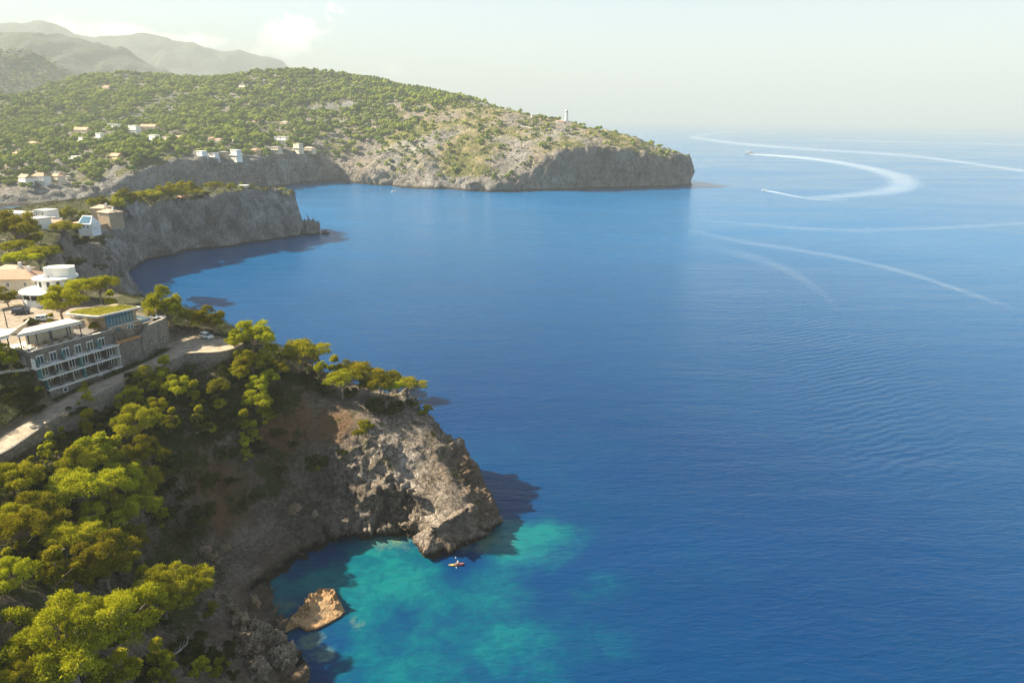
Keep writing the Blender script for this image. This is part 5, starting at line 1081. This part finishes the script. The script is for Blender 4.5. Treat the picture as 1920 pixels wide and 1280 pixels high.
def box_house(name, loc, rz, w, d, h, wall, label, nw=2, base=-4, para=.4):
    o = empty(name, loc, rz, label, 'house'); MB().box(-w / 2, w / 2, 0, d, base, h).build('wall', wall, o); MB().box(-w / 2 - .15, w / 2 + .15, -.15, d + .15, h, h + para).build('roof', CONC, o)
    for k in range(nw): x = -w / 2 + (k + .5) * w / nw; win_b(o, x - .55, x + .55, 0, h - 2.3, h - .8)
    return o
# white houses at the inlet
o = box_house('white_house', (P(66, 438, 41)[0], P(66, 438, 41)[1], 41), -.35, 8, 7, 7.5, WHITE, 'tall narrow white house on the cliff edge left of the glass gabled house', 1)
win_b(o, -.5, .5, 0, 1.6, 3.0)
box_house('white_house', (-279, 382, 43), -.3, 16, 9, 4.0, WHITE, 'long low white house by the inlet above the big edge pine', 4)
box_house('white_house', (-264, 385, 44), -.3, 9, 8, 4.2, WHITE, 'white house with small roof turrets right of the long low one by the inlet', 2)
o = box_house('stepped_house', (-258, 378, 42), -.25, 6, 6, 3.0, CREAM, 'small cream house between the narrow white house and the inlet', 2)
tile_house('tan_house', (-249, 372, 41), -.2, 9, 6, 2.6, TAN, TERRA, 'low orange-tan house in front of the inlet between two pines', 1.4, .2, 3)
# sand villa and glass gabled house
vx, vy = P(196, 418, 42)[:2]
v = tile_house('stone_villa', (vx, vy, 41.5), -.5, 10.5, 8, 6.2, SANDST, TERRA2, 'sand coloured stone villa on the cliff edge of the middle headland', 1.6, .8, 3)
v2 = tile_house('stone_villa_wing', (P(180, 416, 42)[0], P(180, 416, 42)[1] + 3, 42), -.1, 8, 9, 7.0, SANDST, TERRA2, 'taller sand coloured block joined to the left of the stone villa', 1.7, .6, 2)
gx_, gy_ = P(158, 425, 42)[:2]
g = empty('glass_house', (gx_, gy_, 41), -.25, 'white gabled house with a sloping glass roof left of the stone villa', 'house')
MB().box(-4.2, 4.6, 0, 6, -4, 2.4).build('wall', WHITE, g); MB().add([(-4.4, -.3, 2.4), (4.8, -.3, 2.4), (4.8, 6.3, 2.4), (-4.4, 6.3, 2.4), (-3.0, 3.2, 6.6), (3.2, 3.2, 6.6)], [(3, 2, 1, 0), (0, 1, 5, 4), (1, 2, 5), (2, 3, 4, 5), (3, 0, 4)]).build('roof', WHITE, g)
gp = MB(); [gp.add([(x, .05, 2.75), (x + .95, .05, 2.75), (x * .78 + .75, 2.7, 6.1), (x * .78, 2.7, 6.1)], [(0, 1, 2, 3)]) for x in (-3.3, -2.1, -.9, .3, 1.5, 2.7)]; o_ = gp.build('roof_glass', BGLASS, g)
sm = o_.modifiers.new('solid', 'SOLIDIFY'); sm.thickness = .1; sm.offset = 1
for x in (-3.2, -.8, 1.8): win_b(g, x, x + 1.1, 0, .3, 1.9)
MB().box(-8.2, -3.8, -1.5, 4, 2.6, 2.9).build('porch_roof', TERRA, g); MB().box(-8, -4.2, 1, 4, -3, 2.6).build('porch_wall', DARKIN, g)
pw = MB(); [pw.box(5 + k * .5, 5.15 + k * .5, .4, .5, -.6, 2.2) for k in range(9)]; pw.box(5, 9.2, .35, .5, 2.2, 2.35); pw.build('white_fence', WHITE, g)
strip('villa_wall', [P(172, 424, 41.6), P(190, 420.5, 41.8), P(206, 417.5, 42), P(217, 415, 42.2)], 3, .7, SANDST, 'low sand coloured wall along the cliff edge in front of the villa', 'wall')
strip('curved_wall', [P(0, 616, 47.2), P(16, 618, 47.2), P(32, 614, 47.2), P(46, 606, 47.2), P(54, 597, 47.2)], 3.5, .4, CREAM, 'curved cream courtyard wall in front of the curved house', 'wall')
x, y, z = P(14, 614, 45.8); o = empty('utility_pole', (x, y, z), 0, 'dark pole in front of the curved courtyard wall', 'pole'); MB().tube([(0, 0, 0), (0, 0, 5.2)], [.14, .1], 6).build('pole', DARK, o); MB().box(-.5, .5, -.05, .05, 4.8, 4.9).build('crossarm', DARK, o)
# white structure on the middle headland top
h_ = hit(455, 352, 0.5); o = empty('lookout_hut', h_, -.2, 'small pale flat hut on top of the middle headland', 'hut'); MB().box(-3.2, 3.2, 0, 4, -2, 2.0).build('wall', CREAM, o); MB().box(-3.7, 3.7, -.5, 4.5, 2.0, 2.35).build('roof', WHITE, o); MB().box(-1, .4, -.1, -.01, 0, 1.6).build('door', DARKIN, o)
h_ = hit(342, 373, 0.5); o = empty('tiled_hut', h_, -.3, 'small hut with orange roof at the rim of the middle headland', 'hut'); MB().box(-4.0, 4.0, 0, 4, -2, 1.3).build('wall', TAN, o); MB().gable(-4.0, 4.0, 0, 4, 1.3, 1.2, .5).build('roof', TERRA, o)
# ------------------------------------------------------------------ cars
def car(loc, rz, paint, label, suv=True):
    o = empty('parked_car', loc, rz, label, 'car', 'parked cars'); L, W, H = 4.4, 1.8, 1.62
    prof = [(-2.2, .45), (-2.2, .95), (-2.05, 1.02), (-1.0, 1.08), (1.15, 1.08), (1.95, .95), (2.2, .8), (2.2, .42), (1.9, .3), (-1.9, .3)]
    def ext(pr, y0, y1): n = len(pr); return [(p[0], y0, p[1]) for p in pr] + [(p[0], y1, p[1]) for p in pr], [tuple(range(n)), tuple(range(2 * n - 1, n - 1, -1))] + [(i, n + i, n + (i + 1) % n, (i + 1) % n) for i in range(n)]
    b = MB(); b.add(*ext(prof, -.9, .9)); bo = b.build('body', paint, o); bv = bo.modifiers.new('bevel', 'BEVEL'); bv.width = .07; bv.segments = 2
    c = MB(); c.add([(-2.0, -.82, 1.06), (1.1, -.82, 1.06), (1.1, .82, 1.06), (-2.0, .82, 1.06), (-1.85, -.68, 1.58), (.35, -.68, 1.58), (.35, .68, 1.58), (-1.85, .68, 1.58)], [(3, 2, 1, 0), (0, 1, 5, 4), (1, 2, 6, 5), (2, 3, 7, 6), (3, 0, 4, 7), (4, 5, 6, 7)]); c.build('windows', GLASS, o)
    r = MB(); r.box(-1.88, .38, -.7, .7, 1.58, 1.64); [r.add([(x0 - .05, s_ * .835, 1.06), (x0 + .07, s_ * .835, 1.06), (x1 + .07, s_ * .69, 1.6), (x1 - .05, s_ * .69, 1.6)], [(0, 1, 2, 3)]) for s_ in (-1, 1) for x0, x1 in ((-1.95, -1.82), (-.7, -.75), (.3, .2), (1.05, .33))]; ro = r.build('roof', paint, o)
    for x in (-1.35, 1.38):
        for s_ in (-1, 1):
            t = MB(); t.tube([(x, s_ * .72, .34), (x, s_ * .93, .34)], .34, 16); wl = t.build('wheel', TYRE, o); MB().tube([(x, s_ * .925, .34), (x, s_ * .95, .34)], .2, 10).build('rim', METAL, wl)
    for s_ in (-1, 1): MB().box(2.16, 2.225, s_ * .65 - .18, s_ * .65 + .18, .68, .82).build('headlight', FRAME, o); MB().box(-2.225, -2.16, s_ * .72 - .12, s_ * .72 + .12, .75, .98).build('tail_light', REDM, o)
x, y, z = P(388, 634, 38.42); car((x, y, 38.42), -.55, CARW, 'white car parked on the pale platform at the road end')
x, y, z = P(40, 588, 45.82); car((x, y, 45.82), .5, CARD, 'dark car in front of the curved white house')
x, y, z = P(85, 601, 45.82); car((x, y, 45.82), .3, CARW, 'white car half hidden by the yellow-green tree on the hotel drive')
# ------------------------------------------------------------------ rocks in the water
def boulder(px, py, wpx, hm, label, zb=0, seed=0, name='sea_rock', mat=None, asp=.8, fn=None, grp=None):
    if fn: h = hit(px, py, 0, fn); x, y, z = h
    else: x, y, z = P(px, py, zb)
    dep = y * cos(PITCH) + (CAMH - z) * sin(PITCH); r = wpx * dep / F_PX / 2
    bm_ = BALL; d = .92 + .25 * blocks(bm_[:, 0] * 1.6 + seed * 7.7, bm_[:, 1] * 1.6, bm_[:, 2] * 1.6, seed) + .11 * blocks(bm_[:, 0] * 3.9 + seed, bm_[:, 1] * 3.9, bm_[:, 2] * 3.9, seed + 5) + .05 * blocks(bm_[:, 0] * 8, bm_[:, 1] * 8 + seed, bm_[:, 2] * 8, seed + 7) + .2 * fbm(bm_[:, 0] * 1.5 + seed, bm_[:, 1] * 1.5, bm_[:, 2] * 1.5, 4, seed)
    V = bm_ * d[:, None] * (r, r * asp, hm) ; o = np_mesh(name, V, BALLF, mat or (SHORE if seed >= 5 else NEARROCK)); o.location = (x, y + r * asp * .5, z); o.rotation_euler[2] = seed * .7
    return tag(o, label, 'rock', grp)
def make_ball():
    import bmesh
    b = bmesh.new(); bmesh.ops.create_icosphere(b, subdivisions=5, radius=1); v = np.array([q.co[:] for q in b.verts]); f = np.array([[q.index for q in t.verts] for t in b.faces]); b.free(); return v, f
BALL, BALLF = make_ball()
boulder(577, 440, 42, 13, 'dark rock hump at the foot of the middle headland tip', seed=1)
boulder(609, 439, 15, 3.4, 'small dark islet just off the middle headland tip', seed=2)
boulder(243, 556, 15, 2.4, 'dark rock in the water at the foot of the village cliff, outer one', seed=3)
boulder(232, 548, 13, 2.6, 'dark rock against the village cliff, inner one', seed=4)
boulder(928, 982, 26, 1.6, 'low rock ledge at the very tip of the rock nose', seed=5)
boulder(905, 992, 30, 3.6, 'dark boulder beside the tip ledge of the nose', seed=6)
boulder(870, 1012, 34, 3.4, 'brown boulder in the row at the waterline of the nose', seed=7)
boulder(838, 1028, 36, 2.2, 'flat pale boulder lowest at the waterline of the nose', seed=8)
boulder(808, 1022, 34, 4.0, 'brown boulder left end of the nose waterline row', seed=9)
boulder(846, 1000, 40, 5.5, 'large brown boulder above the flat pale one at the nose', zb=1, seed=10)
boulder(786, 985, 40, 4.5, 'brown boulder at the left foot of the nose', zb=1, seed=11)
boulder(890, 960, 44, 6.0, 'big dark boulder on the right flank of the nose', zb=2, seed=12)
for i, (px, py, w_, hm, lb) in enumerate([(448, 1178, 38, 2.2, 'lit rock at the top of the pale cove shore pile'), (480, 1192, 44, 2.6, 'lit jagged rock in the middle of the cove shore pile'), (462, 1225, 60, 3.4, 'broad jagged rock below the middle of the cove shore pile'), (512, 1215, 40, 2.6, 'rock at the water edge of the cove shore pile'), (525, 1250, 56, 3.2, 'dark overhanging rock at the bottom of the cove shore pile'), (480, 1265, 50, 2.6, 'tan flat rock at the bottom edge of the view by the cove'), (432, 1150, 26, 1.4, 'small rock at the top left of the cove shore'), (475, 1140, 22, 2.6, 'upright orange rock between scree and cove water'), (408, 1120, 20, 1.0, 'grey stone at the lower end of the scree'), (425, 1128, 16, .9, 'small pale stone beside the grey one below the scree'), (382, 1040, 34, 1.3, 'grey fallen block on the scree, left of three'), (400, 1052, 26, 1.1, 'grey fallen block on the scree, middle of three'), (420, 1030, 20, .9, 'grey fallen block on the scree, right of three'), (553, 958, 26, 1.2, 'pale blue-grey boulder on the scree above the cove water'), (590, 965, 16, .8, 'small pale stone right of the blue-grey boulder')]):
    boulder(px, py, w_, hm, lb, seed=20 + i, name='boulder', fn=h_near if i not in () else None)
boulder(510, 1172, 40, 1.0, 'reddish flat rock joining the shore to the tan slab rock', seed=40)
def slab_rock():
    poly = [P(*p)[:2] for p in [(500, 1196), (520, 1178), (542, 1168), (562, 1152), (572, 1140), (584, 1126), (598, 1113), (628, 1111), (634, 1128), (647, 1148), (638, 1158), (616, 1170), (594, 1181), (574, 1184), (560, 1176), (545, 1182), (520, 1196)]]
    xs_ = [p[0] for p in poly]; ys_ = [p[1] for p in poly]; X, Y = np.meshgrid(np.arange(min(xs_) - 1, max(xs_) + 1, .12), np.arange(min(ys_) - 1, max(ys_) + 1, .12)); d = sdist(X, Y, poly)
    T = TPS([P(604, 1118, 2.0), P(624, 1117, 2.3), P(594, 1132, 1.7), P(580, 1144, 1.5), P(562, 1159, 1.1), P(610, 1150, .8), P(640, 1110, .8), P(600, 1095, 1.2), P(640, 1148, .5), P(600, 1178, .5), P(575, 1175, .7), P(545, 1175, 1.0), P(525, 1186, .7), P(630, 1130, 1.4)], .3)
    lc, _ = lined(X, Y, [P(520, 1186, 1), P(565, 1152, 1), P(584, 1132, 1), P(600, 1117, 1), P(628, 1115, 1), P(633, 1132, 1)]); rough = (1 - sstep(lc, 1.0, 2.0)) * 1.7 + .15; Z = np.minimum(T(X, Y), 4.5 * np.maximum(d, 0) ** .6) + rough * (.15 + .4 * blocks(X / 1.2, Y / 1.2, X * 0, 3) + .35 * fbm(X / .8, Y / .8, X * 0, 4, 7)) * sstep(d, 0, .5); Z = np.where(d < 0, d * 2, Z)
    idx = np.arange(X.size).reshape(X.shape); q = np.stack([idx[:-1, :-1], idx[:-1, 1:], idx[1:, 1:], idx[1:, :-1]], -1).reshape(-1, 4); q = q[d.ravel()[q].max(1) > -.6]; u = np.unique(q); rm = np.zeros(X.size, int); rm[u] = np.arange(len(u))
    m = terrain_mat('tan_rock', ((.16, .09, .045), (.44, .29, .15), (.6, .42, .25)), wet=.25, sc=.5, bump=.5)
    tag(np_mesh('slab_rock', np.c_[X.ravel(), Y.ravel(), Z.ravel()][u], rm[q], m, smooth=True), 'tan rock with a smooth sloping slab standing in the turquoise cove', 'rock')
slab_rock()
# ------------------------------------------------------------------ kayak
def kayak():
    x, y, _ = P(856, 1059, 0); rz = radians(12)
    o = empty('kayak', (x, y, .02), rz, 'yellow and red kayak on the turquoise water below the rock nose', 'kayak')
    n = 15; V = []; Fc = []
    for i in range(n):
        t = i / (n - 1) * 2 - 1; w_ = .40 * (1 - abs(t) ** 2.6) + .015; zt = .26 + .16 * abs(t) ** 3; zb = -.06 + .28 * abs(t) ** 4
        V += [(t * 1.9, -w_, zt * .8), (t * 1.9, -w_ * .6, zb), (t * 1.9, w_ * .6, zb), (t * 1.9, w_, zt * .8), (t * 1.9, w_ * .5, zt), (t * 1.9, -w_ * .5, zt)]
    for i in range(n - 1):
        b = i * 6; Fc += [(b + j, b + 6 + j, b + 6 + (j + 1) % 6, b + (j + 1) % 6) for j in range(6)]
    Fc += [tuple(range(6)), tuple((n - 1) * 6 + j for j in range(5, -1, -1))]
    m, N = mat_new('kayak_plastic'); ox = N.n('ShaderNodeSeparateXYZ', {0: N.n('ShaderNodeTexCoord').outputs['Object']}).outputs[0]
    out(N, N.n('ShaderNodeBsdfPrincipled', {'Base Color': N.ramp(N.mr(ox, -1.9, 1.9), [(.3, (.6, .42, .16)), (.62, (.42, .12, .08))]), 'Roughness': .35}).outputs[0])
    mb = MB(); mb.add(V, Fc); mb.build('hull', m, o, True); MB().prism([(-.75 + .6 * cos(a) + .55, .26 * sin(a)) for a in np.linspace(0, 2 * pi, 14, endpoint=False)], .255, .285).build('cockpit', DARK, o); MB().box(.42, .5, -.2, .2, .28, .6).build('seat_back', DARK, o)
    # paddler: one skinned body
    J = [((.35, 0, .38), (.15, .12)), ((.36, 0, .62), (.15, .11)), ((.33, 0, .85), (.19, .12)), ((.32, 0, .98), (.06, .06)), ((.31, 0, 1.12), (.10, .11)), ((.31, 0, 1.2), (.08, .09)),
         ((.33, .2, .88), (.06, .06)), ((.12, .34, .68), (.045, .045)), ((-.12, .3, .78), (.035, .035)), ((.33, -.2, .88), (.06, .06)), ((.12, -.34, .68), (.045, .045)), ((-.12, -.3, .7), (.035, .035)),
         ((.3, .1, .36), (.09, .09)), ((-.12, .14, .45), (.07, .07)), ((-.5, .1, .3), (.045, .045)), ((.3, -.1, .36), (.09, .09)), ((-.12, -.14, .45), (.07, .07)), ((-.5, -.1, .3), (.045, .045))]
    E_ = [(0, 1), (1, 2), (2, 3), (3, 4), (4, 5), (2, 6), (6, 7), (7, 8), (2, 9), (9, 10), (10, 11), (0, 12), (12, 13), (13, 14), (0, 15), (15, 16), (16, 17)]
    me = bpy.data.meshes.new('person'); me.from_pydata([j[0] for j in J], E_, []); p = bpy.data.objects.new('person', me); C.objects.link(p); me.materials.append(SKIN)
    sk = p.modifiers.new('skin', 'SKIN'); p.modifiers.new('sub', 'SUBSURF').levels = 1
    if not me.skin_vertices: me.attributes.new  # layer is made by the modifier below
    bpy.context.view_layer.objects.active = p
    if not len(me.skin_vertices): bpy.ops.object.skin_root_mark if False else None
    if len(me.skin_vertices):
        for i, j in enumerate(J): me.skin_vertices[0].data[i].radius = j[1]
        me.skin_vertices[0].data[0].use_root = True
    p.location = (x, y, .02); p.rotation_euler[2] = rz; tag(p, 'paddler in a pale top sitting in the kayak', 'person')
    MB().tube([(.36, 0, .5), (.36, 0, .66), (.33, 0, .9)], [.19, .2, .17], 10).build('shirt', WHITE, p); MB().tube([(.33, 0, 1.14), (.31, 0, 1.2), (.31, 0, 1.27)], [.13, .12, .04], 10).build('hat', CANVAS, p)
    pd = empty('paddle', (x, y, .02), rz, 'white double-bladed paddle held by the kayaker', 'paddle'); MB().tube([(-.2, -1.05, .35), (-.12, 0, .78), (-.05, 1.0, 1.15)], .018, 5).build('shaft', DARK, pd)
    for s_, zc in ((-1, .3), (1, 1.2)): MB().tube([(-.13 + s_ * .08, s_ * 1.0, zc + .02), (-.13 + s_ * .09, s_ * 1.2, zc + s_ * .04), (-.13 + s_ * .1, s_ * 1.42, zc + s_ * .1)], [.03, .1, .03], 6).build('blade', WHITE, pd)
kayak()
# ------------------------------------------------------------------ boats and their wakes
def boat(px, py, L, rz, label, big=True, name='motor_boat', hull=None):
    x, y, _ = P(px, py, 0); o = empty(name, (x, y, 0), rz, label, 'boat', None, L / 10)
    n = 12; V = []; Fc = []
    for i in range(n):
        t = i / (n - 1); w_ = 1.5 * (1 - t ** 3.0) ** .7 + .02; zt = 1.1 + .7 * t ** 2; V += [(-5 + t * 10, -w_, zt), (-5 + t * 9.4, -w_ * .75, .0), (-5 + t * 9.0, 0, -.3), (-5 + t * 9.4, w_ * .75, .0), (-5 + t * 10, w_, zt)]
    for i in range(n - 1): b = i * 5; Fc += [(b + j, b + 5 + j, b + 6 + j, b + 1 + j) for j in range(4)] + [(b + 4, b + 9, b + 5, b)]
    Fc += [(0, 1, 2, 3, 4), tuple((n - 1) * 5 + j for j in (4, 3, 2, 1, 0))]
    mb = MB(); mb.add(V, Fc); mb.build('hull', hull or WHITE, o); MB().add([(-2.6, -1.1, 1.1), (2.2, -1.0, 1.3), (2.2, 1.0, 1.3), (-2.6, 1.1, 1.1), (-2.2, -.9, 2.6), (.9, -.8, 2.6), (.9, .8, 2.6), (-2.2, .9, 2.6)], [(0, 1, 5, 4), (1, 2, 6, 5), (2, 3, 7, 6), (3, 0, 4, 7), (4, 5, 6, 7)]).build('cabin', WHITE, o)
    MB().box(-1.8, .9, -1.02, 1.02, 1.75, 2.25).build('cabin_windows', GLASS, o)
    if big:
        MB().box(-3.6, .6, -.95, .95, 3.6, 3.72).build('flybridge_roof', WHITE, o); MB().box(-3.4, -3.25, -.9, -.75, 1.1, 3.6).box(-3.4, -3.25, .75, .9, 1.1, 3.6).box(.2, .35, -.85, .85, 2.6, 3.6).build('roof_post', REDM, o); MB().tube([(-1.5, 0, 3.7), (-2.0, 0, 5.6)], .07, 5).build('mast', METAL, o)
        MB().box(-5.0, -2.7, -1.25, 1.25, 1.05, 1.35).build('deck', REDM, o)
    return o
boat(1404, 289, 27, pi - .05, 'excursion boat with red stern and canopy leading the wide curved wake')
boat(1433, 358, 9, pi - .3, 'small speedboat at the head of the short white wake', False)
boat(738, 360, 7, .3, 'tiny white boat under the cliffs of the far cape', False)
for i, (px, py, lb) in enumerate([(40, 401, 'left of two small white yachts moored in the inlet'), (52, 399, 'right of two small white yachts moored in the inlet')]):
    b_ = boat(px, py, 8, .4 + i, lb, False, 'sailing_yacht'); MB().tube([(0, 0, 1.2), (0, 0, 12)], .09, 5).build('mast', METAL, b_)
def wakem():
    m, N = mat_new('foam'); pos = N.n('ShaderNodeNewGeometry').outputs['Position']
    n1 = N.noise(N.n('ShaderNodeMapping', {'Vector': pos, 'Scale': (.35, 1, 1)}).outputs[0], .06, 6, .7, .6); f = N.m('MULTIPLY', N.attr('strength'), N.mr(n1, .25, .65, .45, 1.1))
    d = N.n('ShaderNodeBsdfDiffuse', {0: (.74, .82, .86, 1)}); t = N.n('ShaderNodeBsdfTransparent'); out(N, N.n('ShaderNodeMixShader', {0: N.m('MINIMUM', f, 1.0), 1: t.outputs[0], 2: d.outputs[0]}).outputs[0]); return m
FOAM = wakem()
def wake(name, A, B, stg, label, edge=.25, sub=6, z=.12):
    A = np.array(A, float); B = np.array(B, float); n = len(A); t = np.linspace(0, n - 1, (n - 1) * sub + 1)
    def cr(Pn):
        o = []
        for u in t:
            i = min(int(u), n - 2); f = u - i; p0, p1, p2, p3 = Pn[max(i - 1, 0)], Pn[i], Pn[i + 1], Pn[min(i + 2, n - 1)]
            o.append(.5 * (2 * p1 + (p2 - p0) * f + (2 * p0 - 5 * p1 + 4 * p2 - p3) * f * f + (3 * p1 - p0 - 3 * p2 + p3) * f ** 3))
        return o
    a, b = cr(A), cr(B); s_ = np.interp(t, np.linspace(0, n - 1, len(stg)), stg); K = 9; V = []; S = []
    for i in range(len(t)):
        pa_, pb_ = Vector(P(*a[i])), Vector(P(*b[i]))
        for k in range(K):
            u = k / (K - 1); p = pa_.lerp(pb_, u); V.append((p.x, p.y, z)); e_u = min(1, min(u, 1 - u) / max(edge, .4)); S.append(.46 * s_[i] * e_u * e_u * (3 - 2 * e_u))
    m = len(t); Fc = [(i * K + k, i * K + k + 1, (i + 1) * K + k + 1, (i + 1) * K + k) for i in range(m - 1) for k in range(K - 1)]
    o = np_mesh(name, np.array(V), np.array(Fc), FOAM, attrs={'strength': np.array(S)}); tag(o, label, 'wake'); return o
wake('boat_wake', [(1404, 288), (1450, 289.5), (1500, 292.5), (1560, 299), (1620, 308), (1680, 320), (1722, 332), (1736, 346), (1724, 358), (1690, 365), (1640, 369), (1590, 372), (1540, 374)],
     [(1404, 290.5), (1450, 294), (1500, 299), (1560, 307.5), (1610, 318), (1640, 328), (1654, 337), (1652, 344), (1636, 352), (1600, 359), (1560, 363), (1520, 367.5), (1480, 371)], [.95, .9, .75, .6, .5, .45, .42, .4, .36, .34, .3, .26, .15], 'wide white wake curving back from the excursion boat')
wake('boat_wake', [(1432, 356), (1455, 359), (1480, 364), (1510, 369), (1545, 371), (1590, 372)], [(1432, 358.8), (1455, 363), (1480, 368.5), (1510, 374), (1545, 378), (1590, 377)], [.9, .8, .55, .35, .25, .1], 'short bright wake behind the small speedboat')
def streak(pts, hw, st, label):
    wake('boat_wake', [(x, y - hw) for x, y in pts], [(x, y + hw) for x, y in pts], st, label, .5)
streak([(1292, 257), (1340, 264), (1400, 271), (1500, 279), (1600, 285), (1700, 292), (1800, 304), (1960, 327)], 3.6, [.35, .5, .5, .45, .4, .42, .45, .4], 'long old wake stretching from the cape to the right edge near the horizon')
streak([(1292, 258), (1340, 250), (1400, 245), (1450, 243)], 2.0, [.4, .35, .25, .05], 'faint wake branch running up to the horizon from the old long wake')
streak([(1290, 412), (1400, 420), (1500, 428), (1620, 432), (1760, 428), (1930, 418)], 4.5, [.03, .09, .12, .10, .12, .14], 'faint pale streak across the sea at the height of the middle headland')
streak([(1290, 432), (1400, 455), (1500, 470), (1620, 492), (1720, 518), (1810, 548), (1900, 578)], 6, [.04, .12, .14, .16, .17, .16, .03], 'faint diagonal pale streak across the right half of the sea')
streak([(1300, 455), (1400, 480), (1460, 500), (1530, 540), (1580, 590)], 12, [.0, .09, .10, .08, .0], 'broad faint patch of disturbed water left of the diagonal streak')
streak([(1500, 262), (1620, 265), (1740, 268), (1930, 272)], 1.6, [.02, .25, .22, .28], 'thin pale line on the far sea below the horizon at right')
streak([(1660, 246), (1760, 249), (1860, 252), (1930, 254)], 1.4, [.02, .25, .2, .15], 'thinnest pale line nearest the horizon at right')
